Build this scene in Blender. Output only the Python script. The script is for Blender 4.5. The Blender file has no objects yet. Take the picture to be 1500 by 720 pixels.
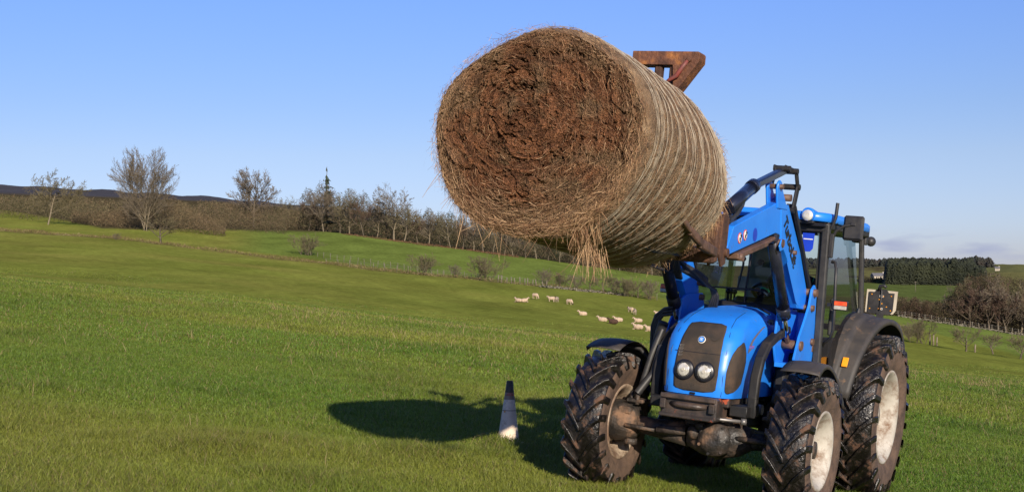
import bpy, bmesh, math, random
import numpy as np
from mathutils import Vector, Matrix

# ------------------------------------------------------------------ camera, world, sun, exposure
sc = bpy.context.scene
COL = sc.collection
EYE = 1.72
F, CX, CY = 2000.0, 750.0, 400.0          # the photo's focal length (px) and level horizon
cam_d = bpy.data.cameras.new('camera'); cam = bpy.data.objects.new('camera', cam_d); COL.objects.link(cam)
cam.location = (0, 0, EYE); cam.rotation_euler = (math.radians(90), 0, 0)
cam_d.sensor_width = 36; cam_d.lens = 48; cam_d.shift_y = 40/1500
cam_d.clip_start = 0.1; cam_d.clip_end = 20000
sc.camera = cam
SUN_AZ, SUN_EL = math.radians(13.4), math.radians(20.0)   # sun behind the camera, to its right
w = bpy.data.worlds.new('World'); sc.world = w; w.use_nodes = True
nt = w.node_tree; nt.nodes.clear()
wo = nt.nodes.new('ShaderNodeOutputWorld'); bg = nt.nodes.new('ShaderNodeBackground')
sky = nt.nodes.new('ShaderNodeTexSky'); sky.sky_type = 'NISHITA'; sky.sun_disc = False
sky.sun_elevation = SUN_EL
sky.sun_rotation = math.pi - SUN_AZ
sky.altitude = 100; sky.air_density = 1.0; sky.dust_density = 0.3; sky.ozone_density = 4.5
bg.inputs['Strength'].default_value = 0.13
hs = nt.nodes.new('ShaderNodeHueSaturation'); hs.inputs['Saturation'].default_value = 1.12; hs.inputs['Value'].default_value = 1.0
tint = nt.nodes.new('ShaderNodeVectorMath'); tint.operation = 'MULTIPLY'; tint.inputs[1].default_value = (1.16, 0.90, 1.02)
nt.links.new(sky.outputs[0], tint.inputs[0]); nt.links.new(tint.outputs[0], hs.inputs['Color'])
# a few thin grey-violet cloud wisps low over the right-hand hills (direction based)
tc = nt.nodes.new('ShaderNodeTexCoord'); mp = nt.nodes.new('ShaderNodeMapping')
mp.inputs['Scale'].default_value = (14, 14, 62); mp.inputs['Location'].default_value = (3.1, 0.7, 1.3)
no = nt.nodes.new('ShaderNodeTexNoise'); no.inputs['Scale'].default_value = 1.0; no.inputs['Detail'].default_value = 5
rr = nt.nodes.new('ShaderNodeValToRGB'); rr.color_ramp.elements[0].position = 0.53; rr.color_ramp.elements[1].position = 0.70
sp = nt.nodes.new('ShaderNodeSeparateXYZ')
def mrange(v, a, b, c, d):
    m = nt.nodes.new('ShaderNodeMapRange'); m.interpolation_type = 'SMOOTHSTEP'
    nt.links.new(v, m.inputs[0])
    for i, q in enumerate((a, b, c, d)): m.inputs[1+i].default_value = q
    return m.outputs[0]
def mmul(a, b):
    m = nt.nodes.new('ShaderNodeMath'); m.operation = 'MULTIPLY'
    nt.links.new(a, m.inputs[0])
    if isinstance(b, float): m.inputs[1].default_value = b
    else: nt.links.new(b, m.inputs[1])
    return m.outputs[0]
nt.links.new(tc.outputs['Generated'], mp.inputs[0]); nt.links.new(mp.outputs[0], no.inputs[0]); nt.links.new(no.outputs[0], rr.inputs[0])
nt.links.new(tc.outputs['Generated'], sp.inputs[0])
band = mmul(mrange(sp.outputs['Z'], 0.006, 0.016, 0., 1.), mrange(sp.outputs['Z'], 0.022, 0.036, 1., 0.))
band = mmul(band, mrange(sp.outputs['X'], 0.20, 0.27, 0., 1.))
fac = mmul(mmul(rr.outputs[0], band), 0.75)
mx = nt.nodes.new('ShaderNodeMix'); mx.data_type = 'RGBA'
mx.inputs['B'].default_value = (2.1, 2.35, 3.6, 1)
er = nt.nodes.new('ShaderNodeValToRGB'); ee = er.color_ramp.elements       # clear winter air: the horizon glow is weaker than in the stock sky
ee[0].position = 0.0; ee[0].color = (.46, .61, .79, 1); ee[1].position = 1.0; ee[1].color = (.75, .84, .95, 1)
for p_, c_ in ((.035, (.52, .64, .76, 1)), (.085, (.63, .68, .69, 1)), (.12, (.64, .70, .71, 1)), (.20, (.70, .79, .86, 1))): q_ = ee.new(p_); q_.color = c_
nt.links.new(sp.outputs['Z'], er.inputs[0]); em = nt.nodes.new('ShaderNodeVectorMath'); em.operation = 'MULTIPLY'
nt.links.new(hs.outputs[0], em.inputs[0]); nt.links.new(er.outputs[0], em.inputs[1])
nt.links.new(fac, mx.inputs['Factor']); nt.links.new(em.outputs[0], mx.inputs['A'])
nt.links.new(mx.outputs['Result'], bg.inputs[0]); nt.links.new(bg.outputs[0], wo.inputs[0])
sun_d = bpy.data.lights.new('sun', 'SUN'); sun = bpy.data.objects.new('sun', sun_d); COL.objects.link(sun)
sun_d.energy = 5.0; sun_d.angle = math.radians(0.53); sun_d.color = (1.0, 0.88, 0.72)
SD = Vector((math.sin(SUN_AZ)*math.cos(SUN_EL), -math.cos(SUN_AZ)*math.cos(SUN_EL), math.sin(SUN_EL)))
sun.rotation_euler = SD.to_track_quat('Z', 'Y').to_euler()
sc.view_settings.view_transform = 'Standard'; sc.view_settings.look = 'None'
sc.view_settings.gamma = 1; sc.view_settings.exposure = 0.35
sc.cycles.use_denoising = True
sc.cycles.max_bounces = 6; sc.cycles.transparent_max_bounces = 16

rng = np.random.default_rng(7); random.seed(7)

# ------------------------------------------------------------------ materials
def mat(name, cols, rough=0.7, scale=8.0, bump=0.0, bscale=None, metallic=0.0, pos=(0.4, 0.6), detail=6.0,
        rough2=None, dirt=None, dirt_pos=(0.6, 0.7), dirt_scale=3.0, stretch=(1, 1, 1), spec=0.5, coat=0.0, distort=0.0):
    m = bpy.data.materials.new(name); m.use_nodes = True; t = m.node_tree
    b = t.nodes['Principled BSDF']; b.inputs['Roughness'].default_value = rough; b.inputs['Metallic'].default_value = metallic
    b.inputs['Specular IOR Level'].default_value = spec; b.inputs['Coat Weight'].default_value = coat
    b.inputs['Coat Roughness'].default_value = 0.15
    c = t.nodes.new('ShaderNodeTexCoord'); mpn = t.nodes.new('ShaderNodeMapping'); mpn.inputs['Scale'].default_value = stretch
    t.links.new(c.outputs['Object'], mpn.inputs[0])
    n = t.nodes.new('ShaderNodeTexNoise'); n.inputs['Scale'].default_value = scale; n.inputs['Detail'].default_value = detail
    n.inputs['Roughness'].default_value = 0.62; n.inputs['Distortion'].default_value = distort
    t.links.new(mpn.outputs[0], n.inputs[0])
    r = t.nodes.new('ShaderNodeValToRGB'); e = r.color_ramp.elements
    k = len(cols)
    e[0].position = pos[0]; e[0].color = (*cols[0], 1); e[1].position = pos[1]; e[1].color = (*cols[-1], 1)
    for i in range(1, k-1):
        q = e.new(pos[0] + (pos[1]-pos[0])*i/(k-1)); q.color = (*cols[i], 1)
    t.links.new(n.outputs[0], r.inputs[0]); out = r.outputs[0]
    if rough2 is not None:
        mr = t.nodes.new('ShaderNodeMapRange'); t.links.new(n.outputs[0], mr.inputs[0])
        mr.inputs[1].default_value, mr.inputs[2].default_value = pos; mr.inputs[3].default_value = rough; mr.inputs[4].default_value = rough2
        t.links.new(mr.outputs[0], b.inputs['Roughness']); 
    if dirt:
        n2 = t.nodes.new('ShaderNodeTexNoise'); n2.inputs['Scale'].default_value = dirt_scale; n2.inputs['Detail'].default_value = 8
        n2.inputs['Roughness'].default_value = 0.7
        t.links.new(c.outputs['Object'], n2.inputs[0])
        r2 = t.nodes.new('ShaderNodeMapRange'); r2.inputs[1].default_value, r2.inputs[2].default_value = dirt_pos
        t.links.new(n2.outputs[0], r2.inputs[0])
        x = t.nodes.new('ShaderNodeMix'); x.data_type = 'RGBA'; x.inputs['B'].default_value = (*dirt, 1)
        t.links.new(r2.outputs[0], x.inputs['Factor']); t.links.new(out, x.inputs['A']); out = x.outputs['Result']
        x2 = t.nodes.new('ShaderNodeMix'); x2.data_type = 'FLOAT'; x2.inputs['B'].default_value = 0.9
        t.links.new(r2.outputs[0], x2.inputs['Factor'])
        if rough2 is not None: t.links.new(mr.outputs[0], x2.inputs['A'])
        else: x2.inputs['A'].default_value = rough
        t.links.new(x2.outputs['Result'], b.inputs['Roughness'])
    t.links.new(out, b.inputs['Base Color'])
    if bump:
        n3 = t.nodes.new('ShaderNodeTexNoise'); n3.inputs['Scale'].default_value = bscale or scale*3; n3.inputs['Detail'].default_value = 6
        t.links.new(mpn.outputs[0], n3.inputs[0])
        bp = t.nodes.new('ShaderNodeBump'); bp.inputs['Strength'].default_value = bump; bp.inputs['Distance'].default_value = 0.02
        t.links.new(n3.outputs[0], bp.inputs['Height']); t.links.new(bp.outputs[0], b.inputs['Normal'])
    return m

def mat_attr(name, rough=0.8, trans=0.0, noise=None, spec=0.3, bump=0.0, bscale=30, noise2=None):
    """base colour from the mesh's own 'col' attribute"""
    m = bpy.data.materials.new(name); m.use_nodes = True; t = m.node_tree
    b = t.nodes['Principled BSDF']; b.inputs['Roughness'].default_value = rough; b.inputs['Specular IOR Level'].default_value = spec
    a = t.nodes.new('ShaderNodeAttribute'); a.attribute_name = 'col'; out = a.outputs['Color']
    c = t.nodes.new('ShaderNodeTexCoord')
    for ns in (noise, noise2):
        if not ns: continue
        sca, lo, hi = ns[:3]
        n = t.nodes.new('ShaderNodeTexNoise'); n.inputs['Scale'].default_value = sca; n.inputs['Detail'].default_value = 8
        n.inputs['Roughness'].default_value = 0.65
        mpn = t.nodes.new('ShaderNodeMapping'); mpn.inputs['Scale'].default_value = ns[3] if len(ns) > 3 else (1, 1, 1)
        t.links.new(c.outputs['Object'], mpn.inputs[0]); t.links.new(mpn.outputs[0], n.inputs[0])
        mr = t.nodes.new('ShaderNodeMapRange'); t.links.new(n.outputs[0], mr.inputs[0])
        mr.inputs[1].default_value = .3; mr.inputs[2].default_value = .7; mr.inputs[3].default_value = lo; mr.inputs[4].default_value = hi
        x = t.nodes.new('ShaderNodeVectorMath'); x.operation = 'SCALE'
        t.links.new(out, x.inputs[0]); t.links.new(mr.outputs[0], x.inputs['Scale']); out = x.outputs[0]
    t.links.new(out, b.inputs['Base Color'])
    if bump:
        n3 = t.nodes.new('ShaderNodeTexNoise'); n3.inputs['Scale'].default_value = bscale; n3.inputs['Detail'].default_value = 8
        t.links.new(c.outputs['Object'], n3.inputs[0])
        bp = t.nodes.new('ShaderNodeBump'); bp.inputs['Strength'].default_value = bump; bp.inputs['Distance'].default_value = 0.15
        t.links.new(n3.outputs[0], bp.inputs['Height']); t.links.new(bp.outputs[0], b.inputs['Normal'])
    if trans:
        tr = t.nodes.new('ShaderNodeBsdfTranslucent'); t.links.new(out, tr.inputs[0])
        ms = t.nodes.new('ShaderNodeMixShader'); ms.inputs[0].default_value = trans
        t.links.new(b.outputs[0], ms.inputs[1]); t.links.new(tr.outputs[0], ms.inputs[2])
        t.links.new(ms.outputs[0], t.nodes['Material Output'].inputs[0])
    return m

def glass(name, tint, ior=1.5, rough=0.02):
    m = bpy.data.materials.new(name); m.use_nodes = True; t = m.node_tree; t.nodes.clear()
    o = t.nodes.new('ShaderNodeOutputMaterial'); a = t.nodes.new('ShaderNodeBsdfTransparent'); a.inputs[0].default_value = (*tint, 1)
    g = t.nodes.new('ShaderNodeBsdfGlossy'); g.inputs['Roughness'].default_value = rough
    f = t.nodes.new('ShaderNodeFresnel'); f.inputs[0].default_value = ior
    s = t.nodes.new('ShaderNodeMixShader')
    t.links.new(f.outputs[0], s.inputs[0]); t.links.new(a.outputs[0], s.inputs[1]); t.links.new(g.outputs[0], s.inputs[2]); t.links.new(s.outputs[0], o.inputs[0])
    return m

M = {}
MUD = (0.11, 0.060, 0.032)
M['blue'] = mat('blue_paint', [(0.014, 0.19, 0.74), (0.018, 0.22, 0.80)], 0.38, 2.0, dirt=(0.13, 0.12, 0.11), dirt_pos=(0.60, 0.80), dirt_scale=11, coat=0.15)
M['black'] = mat('black_steel', [(0.008, 0.008, 0.009), (0.018, 0.016, 0.015)], 0.6, 6, dirt=(.05, .032, .022), dirt_pos=(0.58, 0.78), dirt_scale=5, bump=0.15)
M['plastic'] = mat('black_plastic', [(0.018, 0.018, 0.020), (0.035, 0.033, 0.032)], 0.5, 9, bump=0.05)
M['fender'] = mat('dusty_fender', [(0.035, 0.032, 0.030), (0.055, 0.047, 0.040)], 0.62, 5, dirt=(0.16, 0.10, 0.06), dirt_pos=(0.58, 0.72), dirt_scale=12, bump=0.1)
M['glossblack'] = mat('gloss_black_paint', [(0.010, 0.012, 0.022), (0.015, 0.017, 0.03)], 0.22, 6, dirt=(0.08, 0.07, 0.07), dirt_pos=(0.64, 0.78), dirt_scale=8, coat=.3)
M['tyre'] = mat('wet_muddy_rubber', [(0.006, 0.005, 0.0045), (0.012, 0.009, 0.007), (0.095, 0.046, 0.024)], 0.28, 11, rough2=0.8, pos=(0.45, 0.66), bump=0.4, bscale=45, spec=0.6)
M['sidewall'] = mat('muddy_sidewall', [(0.075, 0.048, 0.034), (0.13, 0.082, 0.055)], 0.8, 6, bump=0.5, bscale=30, dirt=(0.03, 0.022, 0.017), dirt_pos=(0.52, 0.72), dirt_scale=5)
M['rim_dirty'] = mat('mud_caked_rim', [(0.16, 0.10, 0.065), (0.42, 0.34, 0.25)], 0.6, 5, pos=(.4, .62), dirt=(0.10, 0.055, 0.03), dirt_pos=(0.5, 0.66), dirt_scale=9, bump=0.4)
M['rim'] = mat('cream_rim', [(0.34, 0.31, 0.26), (0.47, 0.44, 0.38)], 0.5, 4, dirt=(0.17, 0.105, 0.065), dirt_pos=(0.48, 0.68), dirt_scale=7, bump=0.1)
M['mudmetal'] = mat('muddy_castings', [(0.022, 0.020, 0.018), (0.052, 0.038, 0.029), (0.20, 0.115, 0.068)], 0.45, 5, rough2=0.85, pos=(0.40, 0.66), bump=0.7, bscale=22)
M['grille'] = mat('dusty_grille', [(0.028, 0.022, 0.017), (0.060, 0.040, 0.026)], 0.7, 5, bump=0.5, bscale=260, dirt=(0.12, 0.07, 0.04), dirt_pos=(0.55, 0.8), dirt_scale=6)
M['rust'] = mat('rusty_steel', [(0.06, 0.024, 0.013), (0.14, 0.055, 0.026), (0.36, 0.14, 0.035)], 0.75, 9, pos=(0.35, 0.72), bump=0.5, bscale=40)
M['darkrust'] = mat('dark_rusty_steel', [(0.035, 0.016, 0.010), (0.075, 0.034, 0.020), (0.15, 0.065, 0.028)], 0.8, 9, pos=(0.35, 0.72), bump=0.5, bscale=40)
M['browncoat'] = mat('brown_worn_steel', [(0.05, 0.028, 0.02), (0.13, 0.07, 0.045), (0.05, 0.035, 0.03)], 0.6, 7, pos=(0.35, 0.7), bump=0.4)
M['bumper'] = mat('scratched_bumper', [(0.030, 0.025, 0.023), (0.085, 0.058, 0.045)], 0.45, 6, dirt=(0.34, 0.07, 0.03), dirt_pos=(0.62, 0.66), dirt_scale=7, bump=0.3)
M['chrome'] = mat('chrome_rod', [(0.55, 0.55, 0.56), (0.7, 0.7, 0.7)], 0.15, 4, metallic=1.0)
M['galv'] = mat('dull_metal', [(0.22, 0.21, 0.20), (0.32, 0.30, 0.28)], 0.45, 8, metallic=0.6)
M['white'] = mat('dirty_white_board', [(0.50, 0.45, 0.35), (0.40, 0.35, 0.27)], 0.6, 8)
M['orange'] = mat('orange_reflector', [(0.75, 0.28, 0.01), (0.8, 0.33, 0.02)], 0.3, 20)
M['redlens'] = mat('red_lens', [(0.65, 0.06, 0.02), (0.75, 0.10, 0.03)], 0.15, 20)
M['clearlens'] = mat('clear_lens', [(0.36, 0.33, 0.28), (0.48, 0.45, 0.38)], 0.12, 30, coat=.5)
M['lampbright'] = mat('lamp_reflector', [(0.62, 0.60, 0.55), (0.86, 0.84, 0.78)], 0.18, 14, metallic=0.35, coat=1.0)
M['seat'] = mat('seat_cloth', [(0.02, 0.02, 0.022), (0.035, 0.035, 0.04)], 0.9, 20)
M['interior'] = mat('cab_interior', [(0.26, 0.30, 0.28), (0.33, 0.37, 0.35)], 0.7, 5)
M['sticker'] = mat('white_sticker', [(0.75, 0.75, 0.72), (0.8, 0.8, 0.78)], 0.4, 5)
M['stickerred'] = mat('red_sticker', [(0.6, 0.05, 0.02), (0.65, 0.07, 0.03)], 0.4, 5)
M['ink'] = mat('black_ink', [(0.01, 0.012, 0.02), (0.015, 0.015, 0.02)], 0.35, 5)
M['deepblue'] = mat('deep_blue_plastic', [(0.01, 0.04, 0.42), (0.012, 0.05, 0.5)], 0.35, 5)
M['decalgrey'] = mat('grey_decal', [(0.12, 0.11, 0.13), (0.16, 0.15, 0.17)], 0.4, 9)
M['glass'] = glass('cab_glass', (0.88, 0.95, 0.93))
M['sideglass'] = glass('side_glass', (0.46, 0.58, 0.66), 2.5)

# ------------------------------------------------------------------ object helpers
def tag(o, label=None, cat=None, group=None, kind=None):
    if label: o['label'] = label
    if cat: o['category'] = cat
    if group: o['group'] = group
    if kind: o['kind'] = kind
    return o
def link(o, parent=None):
    COL.objects.link(o)
    if parent is not None: o.parent = parent
    return o
def empty(name, loc=(0, 0, 0), rz=0, parent=None):
    o = bpy.data.objects.new(name, None); o.location = loc; o.rotation_euler = (0, 0, rz); o.empty_display_size = .2
    return link(o, parent)
def mesh_np(name, V, Fq, mats, parent=None, col=None, smooth=False, fm=None):
    """numpy mesh; Fq (n,3) or (n,4)"""
    V = np.asarray(V, np.float32).reshape(-1, 3); Fq = np.asarray(Fq, np.int32); k = Fq.shape[1]
    me = bpy.data.meshes.new(name); me.vertices.add(len(V)); me.vertices.foreach_set('co', V.ravel())
    me.loops.add(Fq.size); me.loops.foreach_set('vertex_index', Fq.ravel())
    me.polygons.add(len(Fq)); me.polygons.foreach_set('loop_start', np.arange(0, Fq.size, k, dtype=np.int32))
    me.polygons.foreach_set('loop_total', np.full(len(Fq), k, np.int32))
    if smooth: me.polygons.foreach_set('use_smooth', np.ones(len(Fq), bool))
    for m in (mats if isinstance(mats, list) else [mats]): me.materials.append(m)
    if fm is not None: me.polygons.foreach_set('material_index', np.asarray(fm, np.int32))
    me.update(calc_edges=True)
    if col is not None:
        a = me.color_attributes.new('col', 'FLOAT_COLOR', 'POINT')
        c = np.ones((len(V), 4), np.float32); c[:, :3] = col; a.data.foreach_set('color', c.ravel())
    o = bpy.data.objects.new(name, me); return link(o, parent)

class MB:
    """collects shapes for ONE part mesh"""
    def __init__(s): s.v = []; s.f = []; s.sm = []; s.mi = []; s.cm = 0
    def add(s, vs, fs, smooth=False):
        n = len(s.v); s.v += [tuple(map(float, q)) for q in vs]
        for f in fs: s.f.append(tuple(n+i for i in f)); s.sm.append(smooth); s.mi.append(s.cm)
        return s
    def box(s, c, d, R=None, bev=0.0):
        c = np.array(c, float); d = np.array(d, float)/2
        b = min(bev, *(d*0.9)) if bev else 0
        pts = []
        if not b:
            P = [(x, y, z) for z in (-1, 1) for y in (-1, 1) for x in (-1, 1)]
            pts = [np.array(p)*d for p in P]; fs = [(0, 2, 3, 1), (4, 5, 7, 6), (0, 1, 5, 4), (2, 6, 7, 3), (0, 4, 6, 2), (1, 3, 7, 5)]
        else:
            ids = {}
            for z in (-1, 1):
                for y in (-1, 1):
                    for x in (-1, 1):
                        for ax in range(3):
                            q = np.array([x, y, z], float)*(d-b); q[ax] += (x, y, z)[ax]*b
                            ids[(x, y, z, ax)] = len(pts); pts.append(q)
            fs = []
            for ax in range(3):
                o1, o2 = (ax+1) % 3, (ax+2) % 3
                for sg in (-1, 1):
                    q = []
                    for a, bb in ((-1, -1), (1, -1), (1, 1), (-1, 1)):
                        k = [0]*3; k[ax] = sg; k[o1] = a; k[o2] = bb; q.append(ids[(*k, ax)])
                    fs.append(tuple(q if sg > 0 else q[::-1]))
                for a in (-1, 1):
                    for bb in (-1, 1):
                        k1 = [0]*3; k2 = [0]*3; k1[o1] = k2[o1] = a; k1[o2] = k2[o2] = bb; k1[ax] = -1; k2[ax] = 1
                        fs.append((ids[(*k1, o1)], ids[(*k2, o1)], ids[(*k2, o2)], ids[(*k1, o2)]))
            for z in (-1, 1):
                for y in (-1, 1):
                    for x in (-1, 1): fs.append(tuple(ids[(x, y, z, a)] for a in range(3)))
        if R is not None: pts = [R @ p for p in pts]
        return s.add([p+c for p in pts], fs)
    def bar(s, a, b, wy, wz, up=(0, 0, 1), bev=0.0):
        a = np.array(a, float); b = np.array(b, float); d = b-a; L = np.linalg.norm(d); d /= L
        u = np.array(up, float); y = np.cross(u, d); y /= np.linalg.norm(y); z = np.cross(d, y)
        return s.box((a+b)/2, (L, wy, wz), np.array([d, y, z]).T, bev)
    def tube(s, pts, r, n=10, cap=True):
        pts = [np.array(p, float) for p in pts]; k = len(pts)
        rs = r if hasattr(r, '__len__') else [r]*k
        rings = []; prev = None
        for i, p in enumerate(pts):
            t = pts[min(i+1, k-1)]-pts[max(i-1, 0)]; t = t/(np.linalg.norm(t)+1e-9)
            if prev is None:
                u = np.array([0, 0, 1.]) if abs(t[2]) < .9 else np.array([1., 0, 0])
            else: u = prev
            u = u-t*u.dot(t); u /= np.linalg.norm(u)+1e-9; prev = u; v = np.cross(t, u)
            rings.append([p+rs[i]*(math.cos(2*math.pi*j/n)*u+math.sin(2*math.pi*j/n)*v) for j in range(n)])
        V = [q for rg in rings for q in rg]; Fs = []
        for i in range(k-1):
            for j in range(n): Fs.append((i*n+j, i*n+(j+1) % n, (i+1)*n+(j+1) % n, (i+1)*n+j))
        s.add(V, Fs, True)
        if cap:
            s.add(rings[0], [tuple(range(n))[::-1]]); s.add(rings[-1], [tuple(range(n))])
        return s
    def cyl(s, a, b, r, n=20, r2=None): return s.tube([a, b], [r, r if r2 is None else r2], n)
    def prism(s, poly, y0, y1):
        """poly in x,z extruded along y"""
        n = len(poly); V = [(x, y0, z) for x, z in poly]+[(x, y1, z) for x, z in poly]
        s.add(V, [(i, (i+1) % n, n+(i+1) % n, n+i) for i in range(n)])
        s.add(V, [tuple(range(n))[::-1], tuple(range(n, 2*n))]); return s
    def lathe(s, prof, c, n=48, axis='y', smooth=True, close=False):
        """prof: list of (along, radius)"""
        k = len(prof); V = []
        for a, r in prof:
            for j in range(n):
                t = 2*math.pi*j/n; ca, sa = r*math.cos(t), r*math.sin(t)
                V.append({'y': (c[0]+ca, c[1]+a, c[2]+sa), 'x': (c[0]+a, c[1]+ca, c[2]+sa), 'z': (c[0]+ca, c[1]+sa, c[2]+a)}[axis])
        Fs = [(i*n+j, (i+1)*n+j, (i+1)*n+(j+1) % n, i*n+(j+1) % n) for i in range(k-1) for j in range(n)]
        if close: Fs += [((k-1)*n+j, j, (j+1) % n, (k-1)*n+(j+1) % n) for j in range(n)]
        return s.add(V, Fs, smooth)
    def ball(s, c, r, n=14, m=9):
        r = r if hasattr(r, '__len__') else (r, r, r)
        V = []; Fs = []
        for i in range(m+1):
            ph = math.pi*i/m
            for j in range(n):
                t = 2*math.pi*j/n; V.append((c[0]+r[0]*math.sin(ph)*math.cos(t), c[1]+r[1]*math.sin(ph)*math.sin(t), c[2]+r[2]*math.cos(ph)))
        for i in range(m):
            for j in range(n): Fs.append((i*n+j, (i+1)*n+j, (i+1)*n+(j+1) % n, i*n+(j+1) % n))
        return s.add(V, Fs, True)
    def grid(s, fn, nu, nv, smooth=True):
        V = [fn(i/nu, j/nv) for j in range(nv+1) for i in range(nu+1)]
        Fs = [(j*(nu+1)+i, j*(nu+1)+i+1, (j+1)*(nu+1)+i+1, (j+1)*(nu+1)+i) for j in range(nv) for i in range(nu)]
        return s.add(V, Fs, smooth)
    def build(s, name, mats, parent=None, bevel=0.0, fix=True, solid=0.0):
        me = bpy.data.meshes.new(name); me.from_pydata(s.v, [], s.f)
        for m in (mats if isinstance(mats, list) else [mats]): me.materials.append(m)
        me.polygons.foreach_set('use_smooth', s.sm); me.polygons.foreach_set('material_index', s.mi)
        if fix:
            b = bmesh.new(); b.from_mesh(me); bmesh.ops.remove_doubles(b, verts=b.verts, dist=1e-5)
            bmesh.ops.recalc_face_normals(b, faces=b.faces); b.to_mesh(me); b.free()
        me.update(); o = bpy.data.objects.new(name, me); link(o, parent)
        if solid:
            q = o.modifiers.new('solid', 'SOLIDIFY'); q.thickness = solid; q.offset = 0
        if bevel:
            q = o.modifiers.new('bevel', 'BEVEL'); q.width = bevel; q.segments = 2; q.limit_method = 'ANGLE'; q.angle_limit = math.radians(40)
            q = o.modifiers.new('wn', 'WEIGHTED_NORMAL')
            me.polygons.foreach_set('use_smooth', [True]*len(me.polygons))
        return o
def copy_thing(o, loc=None, rz=None, sca=None, label=None, parent=None):
    c = o.copy(); COL.objects.link(c); c.parent = parent
    if loc is not None: c.location = loc
    if rz is not None: c.rotation_euler = (0, 0, rz)
    if sca is not None: c.scale = sca if hasattr(sca, '__len__') else (sca,)*3
    if label: c['label'] = label
    for ch in list(o.children): copy_thing(ch, parent=c)
    return c

# value noise for numpy
_P = rng.random((256, 256))
def vnoise(x, y):
    xi = np.floor(x).astype(int); yi = np.floor(y).astype(int); fx = x-xi; fy = y-yi
    fx = fx*fx*(3-2*fx); fy = fy*fy*(3-2*fy); g = lambda a, b: _P[a % 256, b % 256]
    return (g(xi, yi)*(1-fx)+g(xi+1, yi)*fx)*(1-fy)+(g(xi, yi+1)*(1-fx)+g(xi+1, yi+1)*fx)*fy
def fbm(x, y, o=4):
    s = 0; a = .5; t = 0
    for i in range(o): s = s+a*vnoise(x*2**i+17*i, y*2**i+5*i); t += a; a *= .5
    return s/t

# ------------------------------------------------------------------ terrain
PX = np.array([-2400, -600, 0, 170, 330, 500, 700, 830, 960, 1100, 1310, 1500, 2100, 3900.])
CONT = {   # depth (m): row of the ground in the photo at each column of PX
 110:  [250, 335, 400, 416, 430, 450, 472, 484, 497, 512, 532, 552, 610, 780],
 180:  [200, 300, 362, 376, 393, 413, 440, 455, 472, 487, 503, 524, 580, 750],
 260:  [180, 280, 338, 350, 370, 390, 411, 423, 438, 452, 472, 500, 550, 700],
 300:  [178, 276, 331, 344, 362, 380, 402, 415, 430, 444, 462, 491, 540, 690],
 420:  [172, 262, 308, 321, 330, 342, 368, 385, 403, 425, 472, 502, 545, 680],
 600:  [170, 258, 298, 308, 316, 334, 360, 380, 405, 428, 452, 465, 500, 600],
 800:  [170, 256, 293, 300, 308, 328, 354, 376, 400, 418, 433, 438, 460, 520],
 1100: [168, 250, 290, 293, 300, 322, 350, 372, 396, 410, 417, 420, 430, 470],
 1800: [150, 240, 279, 286, 293, 312, 345, 366, 390, 396, 396, 397, 405, 430],
 2600: [140, 235, 271, 279, 290, 306, 338, 362, 385, 389, 390, 386, 392, 410],
 4000: [160, 250, 285, 292, 300, 320, 350, 370, 392, 396, 396, 396, 400, 420],
 9000: [260, 320, 350, 355, 360, 370, 380, 390, 397, 398, 398, 398, 399, 405]}
ZS = np.array([45.]+sorted(CONT)); IZ = 1/ZS
def Hplane(X, Y): return -.103*X-.007*Y
def ground(X, Y):
    X = np.asarray(X, float); Y = np.asarray(Y, float)
    Zc = np.maximum(Y, 45.); px = CX+F*X/Zc
    rows = [CY-F*(Hplane((px-CX)/F*45., 45.)-EYE)/45.]
    for z in ZS[1:]: rows.append(np.interp(px, PX, CONT[int(z)]))
    rows = np.array(rows); iz = 1/Zc
    idx = np.clip(np.searchsorted(-IZ, -iz, side='right')-1, 0, len(ZS)-2)
    t = np.clip((IZ[idx]-iz)/(IZ[idx]-IZ[idx+1]), 0, 1)
    r0 = np.take_along_axis(rows, idx[None], 0)[0] if rows.ndim > 1 else rows[idx]
    r1 = np.take_along_axis(rows, (idx+1)[None], 0)[0] if rows.ndim > 1 else rows[idx+1]
    r = r0*(1-t)+r1*t
    far = EYE-(r-CY)/F*Zc
    return np.where(Y <= 45, Hplane(X, Y), far)
def g1(X, Y): return float(ground(np.array([X]), np.array([Y]))[0])
def at(px, Z):
    X = (px-CX)/F*Z; return Vector((X, Z, g1(X, Z)))
def at_row(px, row, lo=50, hi=320):
    best = None
    for Z in np.linspace(lo, hi, 400):
        p = at(px, Z); r = CY-F*(p.z-EYE)/Z
        if best is None or abs(r-row) < best[0]: best = (abs(r-row), p)
    return best[1]

Zl = np.concatenate([np.linspace(-60, 45, 54), 45*np.exp(np.linspace(0, math.log(9000/45), 210))[1:]])
pl = np.concatenate([np.linspace(-2400, -100, 40, endpoint=False), np.linspace(-100, 1600, 260), np.linspace(1600, 3900, 40)[1:]])
ZZ, PP = np.meshgrid(Zl, pl, indexing='ij'); XX = (PP-CX)/F*np.maximum(ZZ, 45)
HH = ground(XX.ravel(), ZZ.ravel()).reshape(ZZ.shape)
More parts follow.
